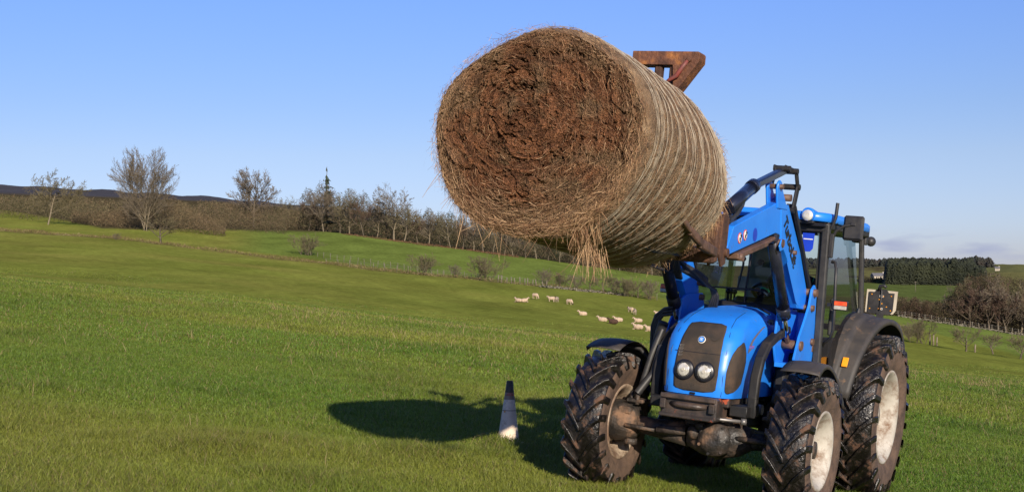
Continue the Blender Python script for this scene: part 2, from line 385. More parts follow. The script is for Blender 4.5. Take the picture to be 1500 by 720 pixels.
# soft undulation away from the tractor
und = (fbm(XX/9, ZZ/9)-.5)*np.clip((ZZ-60)/100, 0, 1)*0.7
HH = HH+und+(fbm(PP/38+3, ZZ/900+2, 4)-.5)*np.clip((ZZ-1500)/900, 0, 1)*10
def lin(c): return tuple((v/255/12.92 if v/255 < .04045 else ((v/255+.055)/1.055)**2.4) for v in c)
nz = fbm(XX/20+3, ZZ/20); nf = fbm(XX/4, ZZ/6+9, 3); nb = fbm(XX/60+1, ZZ/90+4)
G_near = np.array([0.188, 0.212, 0.036]); G_warm = np.array([0.285, 0.258, 0.058]); G_up = np.array([0.160, 0.208, 0.040]); 
MOOR = np.array([0.085, 0.068, 0.034]); HAZY_HEATH = np.array([0.075, 0.074, 0.082]); DRY = np.array([0.13, 0.10, 0.045])  # far-hill heath colour has the bluish fade of distance haze mixed in
C = np.zeros(ZZ.shape+(3,))
tw = np.clip(0.35+0.9*(nz-.5)*2+0.35*(nf-.5), 0, 1)[..., None]
warmth = np.clip((ZZ-20)/60, 0, 1)[..., None]*np.clip((900-PP)/500, .25, 1)[..., None]
C[:] = G_near*(1-.75*tw*warmth)+G_warm*(.75*tw*warmth)
PB = np.interp(PP, [-600, 0, 330, 520, 560, 960, 1300, 1500, 3900], [320, 300, 290, 280, 262, 262, 262, 180, 180])
up = np.clip((ZZ-PB)/6, 0, 1)[..., None]*np.clip((PP-330)/60, 0, 1)[..., None]
C = C*(1-up)+G_up*up*(0.9+.2*nf[..., None])
edge = np.exp(-((ZZ-262+6*(nf-.5))/3.5)**2)[..., None]*np.clip((980-PP)/60, 0, 1)[..., None]*np.clip(1.5*nf, 0, 1)[..., None]
C = C*(1-.8*edge)+DRY*.8*edge
moor = np.clip((ZZ-np.interp(PP, [-600, 0, 150, 400, 520, 1000, 1250, 3900], [430, 425, 330, 400, 425, 425, 300, 300]))/12, 0, 1)[..., None]
C = C*(1-moor)+(MOOR*(0.7+.6*nf[..., None]))*moor
# valley pastures on the right
fld = (PP > 1180) & (ZZ > 700) & (ZZ < 1130); C[fld] = np.array([0.11, 0.14, 0.035])
fld = (PP > 1180) & (ZZ > 1130) & (ZZ < 2300) & (nb < .6); C[fld] = np.array([0.17, 0.16, 0.055])
fld = (PP > 1440) & (ZZ > 1700) & (ZZ < 3400); C[fld] = np.array([0.15, 0.15, 0.055])
hazy_heath = np.clip((ZZ-1300)/300, 0, 1)[..., None]*np.clip((1000-PP)/200, 0, 1)[..., None]
C = C*(1-hazy_heath)+HAZY_HEATH*hazy_heath*(0.8+.4*nb[..., None])
nr, ncn = ZZ.shape; ii = np.arange(nr*ncn).reshape(nr, ncn)
Fq = np.stack([ii[:-1, :-1], ii[:-1, 1:], ii[1:, 1:], ii[1:, :-1]], -1).reshape(-1, 4)
M['ground'] = mat_attr('pasture_ground', 0.95, noise=(1.1, .70, 1.30), noise2=(0.10, .72, 1.28, (1, .35, 1)), spec=0.0, bump=0.8, bscale=3)
go = mesh_np('ground', np.stack([XX, ZZ, HH], -1), Fq, M['ground'], col=C.reshape(-1, 3), smooth=True)
tag(go, kind='structure')

# ------------------------------------------------------------------ grass blades on the near pasture
def scatter(n, z0, z1, pw=1.0, px0=-60, px1=1560):
    z = (z0**pw+(z1**pw-z0**pw)*rng.random(n))**(1/pw); px = px0+(px1-px0)*rng.random(n); return (px-CX)/F*z, z
def blades(name, X, Y, h, wd, lean, col, seg=2):
    n = len(X); Zg = ground(X, Y)-.004
    a = rng.random(n)*2*math.pi; fx = rng.random(n)*2*math.pi
    dx, dy = np.cos(a)*wd/2, np.sin(a)*wd/2; lx, ly = np.cos(fx)*lean*h, np.sin(fx)*lean*h
    V = np.zeros((n, 5, 3), np.float32)
    V[:, 0] = np.stack([X-dx, Y-dy, Zg], 1); V[:, 1] = np.stack([X+dx, Y+dy, Zg], 1)
    V[:, 2] = np.stack([X+.8*dx+.35*lx, Y+.8*dy+.35*ly, Zg+.58*h], 1); V[:, 3] = np.stack([X-.8*dx+.35*lx, Y-.8*dy+.35*ly, Zg+.58*h], 1)
    V[:, 4] = np.stack([X+lx, Y+ly, Zg+h*np.sqrt(np.maximum(1-.5*lean**2, .2))], 1)
    b = np.arange(n)[:, None]*5
    T = np.concatenate([b+[0, 1, 2], b+[0, 2, 3], b+[3, 2, 4]]).astype(np.int32)
    c = np.repeat(col[:, None, :], 5, 1).reshape(-1, 3)
    return mesh_np(name, V.reshape(-1, 3), T, M['grass'], col=c)
M['grass'] = mat_attr('grass_blades', 0.55, trans=0.30, spec=0.35)
parts = []
for (n, z0, z1, wd) in ((330000, 8.0, 14, .0042), (300000, 14, 24, .0065), (190000, 24, 46, .013), (90000, 46, 80, .028), (60000, 80, 130, .05)):
    parts.append((*scatter(n, z0, z1, 1.2), np.full(n, wd)))
X = np.concatenate([p[0] for p in parts]); Y = np.concatenate([p[1] for p in parts]); WD = np.concatenate([p[2] for p in parts])
n = len(X)
lush = np.clip((fbm(X/1.7+90, Y/1.7+33, 3)-.60)*9, 0, 1)
cl = fbm(X/.9, Y/.9, 4); big = fbm(X/6+40, Y/6+7, 3); med = fbm(X/.28, Y/.28, 2)
h = (.020+.040*np.clip(cl*1.9-.5, 0, 1)+.026*med)*(.6+.8*rng.random(n))*(.75+.5*big)*(1+.7*lush)*np.interp(Y, [0, 20, 35, 60, 130], [1, 1, 1.15, .9, .7])
t = np.clip((big-.35)*2.2+.35*(rng.random(n)-.5), 0, 1)[:, None]
left = np.clip((600-(CX+F*X/Y))/500, 0, 1)[:, None]
g0 = np.array([.084, .146, .014]); g1c = np.array([.172, .190, .028])
col = g0*(1-t)+g1c*t; col = col*(1-.15*left)+np.array([.150, .155, .030])*.15*left
col *= 1.20*(.65+.7*rng.random((n, 1)))*(1-.12*lush[:, None])
dry = rng.random(n) < (.05+.10*np.clip(cl*2-1, 0, 1)); col[dry] = np.array([.26, .20, .09])*(.6+.6*rng.random((dry.sum(), 1)))
tag(blades('grass', X, Y, h, WD*(.7+.6*rng.random(n)), .25+.9*rng.random(n), col), 'short green pasture grass around the tractor', kind='stuff')
# dead stalks and tufts
n = 1500; X, Y = scatter(n, 9, 70, 1.0)
cx_, cy_ = scatter(170, 30, 62, 1.0, 380, 1560); k = rng.integers(0, 170, 3600)
X = np.concatenate([X, cx_[k]+rng.normal(0, .5, 3600)]); Y = np.concatenate([Y, cy_[k]+rng.normal(0, .35, 3600)])
cx_, cy_ = scatter(60, 10, 30, 1.0); k = rng.integers(0, 60, 500)
X = np.concatenate([X, cx_[k]+rng.normal(0, .10, 500)]); Y = np.concatenate([Y, cy_[k]+rng.normal(0, .10, 500)])
n = len(X)
col = np.array([.34, .25, .12])*(.5+.7*rng.random((n, 1)))
tag(blades('dry_grass', X, Y, (.08+.20*rng.random(n)**2)*np.interp(Y, [0, 20, 35, 70], [.8, 1, 1.1, .9]), (.0035*np.clip(Y/12, 1, 3.2)), .3+.7*rng.random(n), col), 'pale dead grass stalks scattered through the pasture', kind='stuff')

# ------------------------------------------------------------------ trees
def segs_mesh(name, S, matl, parent, col=None):
    S = np.array(S, float); p0, p1, r0, r1 = S[:, :3], S[:, 3:6], S[:, 6:7], S[:, 7:8]
    d = p1-p0; d /= np.linalg.norm(d, axis=1, keepdims=True)+1e-9
    u = np.cross(d, np.where(np.abs(d[:, 2:3]) < .9, [[0, 0, 1.]], [[1., 0, 0]])); u /= np.linalg.norm(u, axis=1, keepdims=True)
    v = np.cross(d, u); V = np.zeros((len(S), 6, 3))
    for j in range(3):
        a = 2*math.pi*j/3; o = math.cos(a)*u+math.sin(a)*v; V[:, j] = p0+o*r0; V[:, 3+j] = p1+o*r1
    b = np.arange(len(S))[:, None]*6
    Fq = np.concatenate([b+[j, (j+1) % 3, 3+(j+1) % 3, 3+j] for j in range(3)])
    return mesh_np(name, V, Fq, matl, parent, smooth=True)
def branch(S, p, d, L, r, lev, P, R):
    n = 3 if lev < 3 else 2; pts = [p]; dd = d.copy(); rr_ = r
    for i in range(n):
        dd = dd+R.normal(0, P['wob'], 3)+np.array([P.get('wind', 0), 0, P['up'] if lev else 0]); dd /= np.linalg.norm(dd)
        q = pts[-1]+dd*L/n; r1 = r*(1-(i+1)/n*(.55 if lev < P['lev'] else .8))
        S.append((lev, *pts[-1], *q, rr_, r1)); rr_ = r1; pts.append(q)
    if lev >= P['lev']: return
    k = P['kids'][lev]
    for j in range(k):
        t = (P['clear'] if lev == 0 else .15)+(1-(P['clear'] if lev == 0 else .15))*(j+R.random())/k; t = min(t, .999)
        i = min(int(t*n), n-1); f = t*n-i; q = pts[i]*(1-f)+pts[i+1]*f
        ax = pts[i+1]-pts[i]; ax /= np.linalg.norm(ax)
        rv = R.normal(0, 1, 3); rv -= ax*rv.dot(ax); rv /= np.linalg.norm(rv)
        an = P['ang'][lev]*(.7+.6*R.random()); nd = ax*math.cos(an)+rv*math.sin(an)
        sh = (1-.45*t) if lev else (1.05-.5*abs(t-.5))
        branch(S, q, nd, L*P['ratio'][lev]*sh*(.75+.5*R.random()), max(rr_*.55, r*.42*(1-.4*t)), lev+1, P, R)
def make_tree(seed, H, P, bark, twig, name='bare_tree'):
    R = np.random.default_rng(seed); S = []; root = empty(name)
    for s in range(P.get('stems', 1)):
        d = np.array([R.normal(0, P.get('lean', .05)), R.normal(0, P.get('lean', .05)), 1.]); d /= np.linalg.norm(d)
        o = np.array([R.normal(0, .25), R.normal(0, .25), -.3]) if P.get('stems', 1) > 1 else np.array([0, 0, -.3])
        branch(S, o, d, H*P.get('trunk', .6), H*P.get('girth', .022), 0, P, R)
    S = np.array(S); top = S[:, 6].max(); S[:, 1:7] *= H/top; S[:, 7:] = np.maximum(S[:, 7:], P.get('rmin', .014))
    if 'dome' in P:                                       # keep the twigs inside a rounded crown
        zc, rh, rv = P['dome']; e = 1+.10*R.normal(size=len(S))
        S = S[(S[:, 0] <= 0) | ((S[:, 4]/(rh*H))**2+(S[:, 5]/(rh*H))**2+((S[:, 6]-zc*H)/(rv*H))**2 < e)]
        S[:, 1:7] *= H/S[:, 6].max()
    tr = S[:, 0] <= 1
    segs_mesh('trunk', S[tr][:, 1:], bark, root); segs_mesh('crown', S[~tr][:, 1:], twig, root)
    return root
M['bark'] = mat('grey_bark', [(0.075, 0.058, 0.038), (0.14, 0.112, 0.075)], .9, 3)
M['bark_pale'] = mat('pale_bark', [(0.15, 0.12, 0.075), (0.22, 0.18, 0.12)], .9, 3)
M['twig'] = mat('twig_grey_brown', [(0.125, 0.100, 0.070), (0.185, 0.148, 0.102)], .9, .4)
M['twig_russet'] = mat('twig_russet', [(0.088, 0.052, 0.035), (0.135, 0.086, 0.057)], .9, .3)
M['twig_olive'] = mat('twig_olive', [(0.115, 0.095, 0.048), (0.165, 0.138, 0.072)], .9, .3)
M['dark_leaf'] = mat('dark_evergreen', [(0.012, 0.022, 0.012), (0.03, 0.045, 0.02)], .8, .5)
M['scrub'] = mat_attr('winter_scrub', .9, spec=.1)
BROAD = dict(lev=4, kids=[11, 7, 6, 6], ang=[.95, .7, .7, .7], ratio=[.95, .60, .55, .5], wob=.13, up=.06, clear=.28, trunk=.62, girth=.02, lean=.06, rmin=.026, dome=(.58, .44, .40))
VASE = dict(lev=4, kids=[12, 8, 7, 5], ang=[.66, .48, .5, .6], ratio=[.74, .58, .5, .45], wob=.06, up=.085, clear=.16, trunk=.62, stems=4, lean=.22, girth=.009, rmin=.019, dome=(.52, .50, .50))
ROUND = dict(lev=4, kids=[16, 9, 8, 7], ang=[.80, .55, .6, .7], ratio=[.90, .50, .5, .45], wob=.07, up=.08, clear=.32, trunk=.62, girth=.020, rmin=.024, dome=(.60, .40, .38))
THIN = dict(lev=4, kids=[12, 8, 7, 6], ang=[.95, .7, .7, .7], ratio=[.85, .5, .5, .5], wob=.14, up=.04, clear=.5, trunk=.60, girth=.016, rmin=.024)
BUSH = dict(lev=3, kids=[7, 6, 6], ang=[.55, .6, .7], ratio=[.7, .55, .5], wob=.14, up=.05, clear=.1, trunk=.62, stems=7, lean=.45, girth=.012, rmin=.011)

def put(o, px, Z, s=1., rz=None, label=None, cat=None, group=None, name=None, row=None):
    p = at(px, Z) if row is None else at_row(px, row)
    o.location = p; o.rotation_euler = (0, 0, random.random()*6.28 if rz is None else rz)
    o.scale = s if hasattr(s, '__len__') else (s, s, s)
    if name: o.name = name
    return tag(o, label, cat, group)
# individual trees on the left skyline
t = make_tree(11, 13.5, dict(THIN,  lean=.1, wind=.035, clear=.35), M['bark_pale'], M['twig_olive'], 'hawthorn_tree')
put(t, 70, 330, 1.0, .3, 'thin leaning pale-barked tree with sparse tufts, first tree from the left', 'tree')
t = make_tree(23, 21.5, VASE, M['bark_pale'], M['twig'], 'bare_tree')
put(t, 212, 345, 1.0, 1.0, 'tall wide bare tree with many upright stems rising out of brown scrub', 'tree')
t = make_tree(31, 19.5, ROUND, M['bark'], M['twig'], 'bare_tree')
put(t, 371, 430, (1.15, 1.15, 1.0), .5, 'round-crowned bare tree standing clear of the scrub, left of the tree line', 'tree')
t = make_tree(37, 16.0, dict(BROAD, wob=.1), M['bark_pale'], M['twig'], 'bare_tree')
put(t, 577, 425, 1.12, 2.0, 'bare tree with an open rounded crown against the sky, beside the hay bale', 'tree')
# windblown conifer
def conifer(name, H, W, tiers, matl, parent=None, seed=1, gap=0.0, wind=0.0, n=9):
    R = np.random.default_rng(seed); V = []; T = []
    for i in range(tiers):
        f = i/tiers; z = H*(.16+.84*f)
        if R.random() < gap: continue
        rad = W*(1-f)**.8*(.75+.5*R.random())+.12
        for j in range(n):
            a = 2*math.pi*(j+R.random())/n; rr_ = rad*(.6+.6*R.random()); dz = -H/tiers*(.6+.7*R.random())
            c0 = np.array([0, 0, z]); c1 = np.array([math.cos(a)*rr_+wind*rr_, math.sin(a)*rr_, z+dz]); m = (c0*.45+c1*.55)
            pr = np.array([-math.sin(a), math.cos(a), 0])*rr_*(.32 if n < 9 else .2); k = len(V)
            V += [c0+[0, 0, H/tiers*.5], m+pr, c1, m-pr, m+[0, 0, H/tiers*.35]]
            T += [(k, k+1, k+4), (k+1, k+2, k+4), (k+2, k+3, k+4), (k+3, k, k+4)]
    return np.array(V), np.array(T)
root = empty('conifer_tree'); V, T = conifer('c', 21, 3.2, 22, None, seed=5, gap=.3, wind=.45, n=7)
mesh_np('crown', V, T, M['dark_leaf'], root); MB().tube([(0, 0, -.3), (.1, 0, 12), (.2, 0, 21)], [.35, .2, .04], 7).build('trunk', M['bark'], root)
put(root, 478, 440, 1.0, 0, 'dark windblown conifer poking above the bare tree line', 'tree')
# the tree line along the top of the upper field: prototypes then copies
protos = [make_tree(41, 14, dict(BROAD, clear=.2), M['bark'], M['twig']), make_tree(43, 13, dict(BROAD, kids=[12, 7, 6, 5], wob=.18), M['bark_pale'], M['twig_olive']),
          make_tree(47, 12.5, dict(ROUND, kids=[12, 7, 6, 5]), M['bark'], M['twig_russet']), make_tree(53, 13, dict(BROAD, up=.02, ang=[.9, .7, .7, .7]), M['bark_pale'], M['twig'])]
ordw = ['first', 'second', 'third', 'fourth', 'fifth', 'sixth', 'seventh', 'eighth', 'ninth', 'tenth', 'eleventh', 'twelfth', 'thirteenth', 'fourteenth', 'fifteenth', 'sixteenth', 'seventeenth', 'eighteenth', 'nineteenth', 'twentieth']
def ordinal(i): return ordw[i] if i < 20 else (('twenty-' if i < 29 else 'thirty-')+ordw[(i-20) % 10] if (i+1) % 10 else ('thirtieth' if i == 29 else 'fortieth'))
line = [(400, 470, .72), (424, 470, .85), (452, 435, 1.0), (474, 428, 1.22), (498, 430, .98), (512, 428, 1.08), (533, 424, 1.05), (552, 432, .95), (566, 445, .85), (592, 424, .9),
        (612, 428, .75), (628, 425, .85), (645, 430, .8), (660, 424, .85), (678, 422, .85), (694, 426, .8), (708, 421, .85), (722, 420, .8), (738, 424, .8), (752, 419, .8),
        (770, 421, .75), (786, 418, .75), (803, 422, .7), (820, 417, .72), (840, 420, .7), (862, 417, .66), (885, 419, .66), (908, 416, .62), (930, 420, .62), (955, 415, .6), (985, 418, .6), (1012, 415, .62)]
for i, (px, Z, s) in enumerate(line):
    o = protos[i % 4] if i < 4 else copy_thing(protos[i % 4])
    kind = ['grey-brown bare tree', 'olive-tinged bare tree', 'russet bare tree', 'pale-trunked bare tree'][i % 4]
    put(o, px, Z, (s*(.95+.2*random.random()), s, s), None, f'{kind} in the tree line above the upper field, {ordinal(i)} from its left end', 'tree', 'bare trees in the tree line above the upper field')
# right-hand brown wood
wood = [(1322, 420, .55), (1340, 415, .58), (1358, 425, .55), (1375, 405, .62), (1392, 410, .75), (1408, 400, 1.0), (1422, 396, 1.2), (1437, 398, 1.28), (1450, 392, 1.34), (1464, 394, 1.36), (1478, 392, 1.34), (1492, 396, 1.36), (1508, 393, 1.34), (1524, 392, 1.32)]
for i, (px, Z, s) in enumerate(wood):
    o = copy_thing(protos[[2, 0, 2, 1][i % 4]])
    put(o, px, Z, s*1.02, None, f'brown bare tree in the wood behind the right-hand fence, {ordinal(i)} from its left end', 'tree', 'bare trees in the wood on the right')

# scrub: masses of fine twigs nobody could count
def scrub(name, pxs, Zr, hfun, n, cols, label, size=.5, low=0.0, flat=.35):
    px = pxs[0]+(pxs[1]-pxs[0])*rng.random(n); Z = Zr[0]+(Zr[1]-Zr[0])*rng.random(n)
    X = (px-CX)/F*Z; g = ground(X, Z); H = hfun(px)*np.minimum(.35+1.3*fbm(X/3.4, Z/3.4+11, 3), 1.12)
    u = rng.random(n)**.8; z = g-.3+H*(low+(1-low)*u)
    d = rng.normal(0, 1, (n, 3)); d[:, 2] = d[:, 2]*.9+.35; d /= np.linalg.norm(d, axis=1, keepdims=True)
    s_ = size*(.4+1.0*rng.random(n))[:, None]; e = rng.normal(0, 1, (n, 3)); e /= np.linalg.norm(e, axis=1, keepdims=True)
    P = np.stack([X, Z, z], 1); V = np.stack([P-e*s_*.13, P+e*s_*.13, P+d*s_*1.2], 1).reshape(-1, 3)
    T = np.arange(3*n).reshape(n, 3); cols = np.array(cols); ci = np.clip((fbm(X/5+30, Z/5, 3)*1.6-.3)*len(cols)+rng.normal(0, .5, n), 0, len(cols)-1).astype(int)
    c = np.repeat(cols[ci]*(.75+.5*rng.random((n, 1))), 3, 0)
    return tag(mesh_np(name, V, T, M['scrub'], col=c), label, kind='stuff')
def domes(p, lst, Hh, wpx, low):
    d = np.full(p.shape, low, float); 
    for cx_, Z_, s_ in lst: d = np.maximum(d, Hh*s_*np.sqrt(np.clip(1-((p-cx_)/(wpx*s_))**2, 0, 1)))
    return d*.93
BR = [(.105, .078, .046), (.14, .100, .058), (.12, .094, .052), (.088, .072, .040)]
OL = [(.078, .066, .034), (.11, .094, .050), (.056, .053, .026), (.125, .094, .058)]
RU = [(.055, .036, .025), (.072, .048, .032), (.044, .034, .021), (.062, .054, .027)]
scrub('scrub', (105, 330), (347, 395), lambda p: 6.0*np.exp(-((p-235)/55)**2)+2.8, 36000, BR, 'mass of brown winter scrub around the tall many-stemmed tree', .45)
scrub('scrub', (322, 420), (385, 440), lambda p: 5.5+0*p, 14000, OL+BR, 'olive scrub between the brown scrub and the round-crowned tree', .45)
scrub('scrub', (-20, 160), (350, 470), lambda p: 4.5+0*p, 20000, OL, 'low olive scrub behind the first tree on the left', .5)
scrub('scrub', (290, 470), (430, 520), lambda p: 6.5+0*p, 34000, OL+BR, 'olive brown scrub below the round-crowned tree', .6)
scrub('undergrowth', (440, 1040), (428, 470), lambda p: domes(p, line, 13.5, 17, 6.0), 95000, OL+[(.03, .04, .018), (.025, .035, .018)], 'dark undergrowth filling the tree line above the upper field', .6)
scrub('undergrowth', (1295, 1560), (395, 440), lambda p: domes(p, wood, 14.0, 19, 5.0), 170000, RU+OL, 'russet undergrowth filling the wood on the right', .6)
scrub('bracken', (-200, 1000), (470, 900), lambda p: 2.5+0*p, 25000, BR+OL, 'brown moorland scrub on the slope beyond the fields', 1.6)
scrub('bracken', (500, 760), (414, 418), lambda p: .6+0*p, 4500, [(.15, .075, .045), (.12, .075, .042)], 'strip of rust-red bracken along the foot of the tree line', .5)

# far conifer plantation and wooded ridge
def forest(name, pxs, Zr, H, W, n, matl, label, tiers=8, nn=6, hf=None):
    Vs, Ts, k = [], [], 0
    base = [conifer('f', 1, W/H, tiers, None, seed=60+i, n=nn) for i in range(5)]
    for i in range(n):
        px = pxs[0]+(pxs[1]-pxs[0])*random.random(); Z = Zr[0]+(Zr[1]-Zr[0])*random.random()**1.3
        X = (px-CX)/F*Z; g = g1(X, Z); V, T = base[i % 5]; s_ = H*(.62+.45*random.random())*(hf(px) if hf else 1)*float(.72+.55*fbm(np.array([px/9.]), np.array([Z/20.]), 2)[0]); a = random.random()*6.28
        Rm = np.array([[math.cos(a), -math.sin(a), 0], [math.sin(a), math.cos(a), 0], [0, 0, 1]])
        Vs.append((V*s_)@Rm.T+[X, Z, g-1.5]); Ts.append(T+k); k += len(V)
    return tag(mesh_np(name, np.concatenate(Vs), np.concatenate(Ts), matl), label, kind='stuff')
M['spruce'] = mat('spruce', [(0.014, 0.019, 0.008), (0.032, 0.038, 0.015)], .85, .08)
M['ridgewood'] = mat('ridge_wood', [(0.020, 0.026, 0.018), (0.045, 0.036, 0.026)], .9, .02)
forest('conifer_plantation', (1300, 1442), (1110, 1230), 20, 2.6, 2000, M['spruce'], 'dense dark conifer plantation across the valley', 13, 9, lambda p: 1 if p < 1425 else .8)
forest('ridge_forest', (1180, 1452), (2250, 2650), 17, 8, 1100, M['ridgewood'], 'far wooded ridge on the skyline behind the conifer plantation', 5, 6)
scrub('undergrowth', (1250, 1400), (440, 480), lambda p: 7.0+0*p, 26000, OL+RU, 'olive brown thicket low in the valley behind the light board', .6)
scrub('valley_hedge', (1256, 1460), (1135, 1150), lambda p: 4+0*p, 5000, [(.03, .035, .02), (.05, .04, .026)], 'dark hedge line across the valley pasture', 2)

# hedge bushes and field trees
bush = [make_tree(71, 3.6, BUSH, M['bark'], M['twig_olive'], 'hedge_bush'), make_tree(73, 3.4, dict(BUSH, stems=4, trunk=.7, lean=.3), M['bark'], M['twig'], 'hedge_bush'),
        make_tree(79, 3.4, dict(BROAD, lev=4, trunk=.6, clear=.35, kids=[8, 6, 5, 4], rmin=.012, girth=.04, dome=(.6, .55, .42)), M['bark'], M['twig_olive'], 'hedge_bush')]
hb = [(450, 300, 1.5, 0, 'small olive bush at the left end of the inner fence'), (622, 262, 1.25, 0, 'olive hawthorn bush on the bank, left of three below the bale'), (668, 262, .85, 1, 'low dark bush on the bank, middle of three below the bale'),
      (709, 262, 1.55, 0, 'tall hawthorn bush on the bank, right of three below the bale'), (798, 262, 1.1, 1, 'brown hedge bush just right of the grey posts'), (820, 262, 1.0, 0, 'hedge bush behind the rubble bank below the bale'),
      (845, 260, 1.0, 1, 'hedge bush in mid hedge above the standing sheep'), (866, 260, .95, 2, 'small hedge tree right of mid hedge'), (885, 258, 1.15, 2, 'stubby hedge tree with a crooked trunk'),
      (902, 258, 1.0, 1, 'thin hedge bush left of the dark double bush'), (918, 256, 1.15, 0, 'dark double bush near the end of the hedge'), (934, 256, 1.1, 2, 'brown hedge tree above the grey sheep'),
      (951, 254, 1.2, 1, 'last hedge bush seen left of the loader'), (170, 250, .45, 1, 'tiny dark bush alone on the left pasture'), (236, 268, 1.7, 2, 'young tree with a pale stem on the left bank')]
used = set()
for px, Z, s, k, lab in hb:
    o = bush[k] if k not in used else copy_thing(bush[k]); used.add(k)
    put(o, px, Z, (s*1.15, s*1.15, s), None, lab, 'bush', 'hedge bushes')
for px, row, s, k, lab in [(1345, 503, 1.25, 0, 'brown bush on the right pasture nearest the tractor wheel'), (1332, 498, .9, 1, 'thin bush half behind the tractor fender'), (1415, 515, 1.15, 2, 'small round thorn bush with a rock at its foot'),
                           (1455, 519, 1.0, 2, 'knotty thorn bush, second from the right edge of the pasture'), (1494, 526, 1.1, 2, 'leaning thorn bush at the right edge of the photo')]:
    o = copy_thing(bush[k]); put(o, px, 0, (s, s, s*.9), None, lab, 'bush', 'thorn bushes on the right pasture', row=row)

# ------------------------------------------------------------------ fences, walls, sheds
M['post'] = mat('weathered_post', [(0.11, 0.098, 0.07), (0.18, 0.155, 0.11)], .9, 3)
M['stone'] = mat('field_stone', [(0.07, 0.065, 0.04), (0.16, 0.14, 0.095)], .9, 1.2)
M['wire'] = mat('fence_wire', [(0.18, 0.17, 0.16), (0.22, 0.21, 0.2)], .5, 3, metallic=.5)
def fence(pts, n, label, r=.07, h=1.25, jig=.12):
    root = empty('wire_fence', at(*pts[0])); base = root.location.copy(); tag(root, label, 'fence')
    cum = [0]
    for a, b in zip(pts, pts[1:]): cum.append(cum[-1]+math.hypot(b[0]-a[0], (b[1]-a[1])*.3))
    tops = []; pm = None
    for i in range(n):
        q = cum[-1]*(i+.0)/(n-1); j = max(k for k in range(len(pts)-1) if cum[k] <= q+1e-6); f = (q-cum[j])/(cum[j+1]-cum[j]+1e-9)
        px = pts[j][0]*(1-f)+pts[j+1][0]*f+random.uniform(-1, 1)*jig*4; Z = pts[j][1]*(1-f)+pts[j+1][1]*f
        p = at(px, Z)-base; hh = h*(.85+.3*random.random())
        if pm is None: pm = MB().tube([(0, 0, -.3), (.01, 0, .6), (0, .01, 1.2)], [r, r, r*.9], 6).build('post', M['post'], root); o = pm
        else: o = pm.copy(); COL.objects.link(o); o.parent = root
        o.location = p; o.scale = (1, 1, hh/1.2); o.rotation_euler = (random.gauss(0, .06), random.gauss(0, .06), random.random())
        tops.append(p+Vector((0, 0, hh*.9)))
    m = MB()
    for dz in (0, .4): m.tube([t_-Vector((0, 0, dz)) for t_ in tops], .012, 4)
    m.build('wire', M['wire'], root, fix=False); return root
fence([(478, 264), (560, 263), (640, 262), (735, 262)], 16, 'line of thin wooden posts along the bank below the upper field', .06)
fence([(455, 300), (520, 286), (600, 272), (700, 265)], 26, 'close row of pale posts running up beside the bank to the small bush', .06)
fence([(728, 261), (800, 261)], 12, 'short run of closely set grey posts below the bale', .11, 1.3, .5)
fence([(962, 255), (990, 250), (1040, 250)], 5, 'few posts at the hedge end behind the loader', .07)
fence([(1306, 300), (1360, 300), (1430, 300), (1512, 300)], 22, 'post and wire fence in front of the wood on the right', .08)
for px, row, hh, lab in ((1362, 505, 1.5, 'left of three pale cut stakes beside the thin bush'), (1367, 506, 1.7, 'tallest and middle of three pale cut stakes beside the thin bush'), (1372, 507, 1.3, 'right of three pale cut stakes beside the thin bush'), (1428, 516, 1.1, 'single short stake right of the round thorn bush')):
    o = MB().tube([(0, 0, -.3), (.03, 0, hh*.5), (.08, .02, hh)], [.13, .12, .08], 7).build('stake', M['bark_pale']); o.location = at_row(px, row); tag(o, lab, 'stake', 'stakes on the right pasture')
m = MB(); 
for i in range(240):
    px = 1316+190*random.random(); p = at(px, 298+random.uniform(-1, 1)); m.ball((p.x, p.y, p.z+random.uniform(-.1, .35)), (random.uniform(.15, .45), .3, random.uniform(.12, .3)), 6, 4)
tag(m.build('stone_wall', M['stone'], fix=False), 'tumbled low stone wall at the foot of the right fence', 'wall')
m = MB()
for i in range(130):
    px = 790+125*random.random(); p = at(px, 259+random.uniform(-2, 1)); m.ball((p.x, p.y, p.z+random.uniform(-.1, .3)), (random.uniform(.15, .4), .3, random.uniform(.12, .3)), 6, 4)
tag(m.build('stone_wall', M['stone'], fix=False), 'broken rubble wall under the hedge above the sheep', 'wall')
scrub('rough_grass', (-40, 960), (260, 263.5), lambda p: .8+0*p, 16000, [(.17, .13, .06), (.13, .095, .045), (.20, .16, .08)], 'strip of rough dead grass along the field bank', .35)
M['render'] = mat('cream_render', [(0.42, 0.37, 0.29), (0.50, 0.44, 0.35)], .8, 1)
M['slate'] = mat('slate_roof', [(0.10, 0.10, 0.11), (0.14, 0.14, 0.15)], .7, 1)
def cottage(px, Z, L, D, Hh, rz, label):
    r = empty('cottage', at(px, Z), rz); tag(r, label, 'house')
    MB().box((0, 0, Hh/2-.5), (L, D, Hh+1)).prism([(-D/2, Hh), (D/2, Hh), (0, Hh+D*.38)], -L/2, L/2).build('wall', M['render'], r) if False else MB().box((0, 0, Hh/2-.5), (L, D, Hh+1)).build('wall', M['render'], r)
    m = MB(); e = .5; y = D/2+e; zt = Hh+D*.42
    m.add([(-L/2-e, -y, Hh-.1), (L/2+e, -y, Hh-.1), (L/2+e, 0, zt), (-L/2-e, 0, zt), (-L/2-e, y, Hh-.1), (L/2+e, y, Hh-.1)], [(0, 1, 2, 3), (3, 2, 5, 4), (0, 3, 4), (1, 5, 2), (0, 4, 5, 1)])
    rf = m.build('roof', M['slate'], r); MB().box((L*.35, 0, zt+.3), (1, .8, 1.8)).build('chimney', M['render'], rf)
    for x in (-L*.28, 0, L*.28): MB().box((x, -D/2-.03, Hh*.55), (1, .08, 1.2)).build('window', M['ink'], r)
    return r
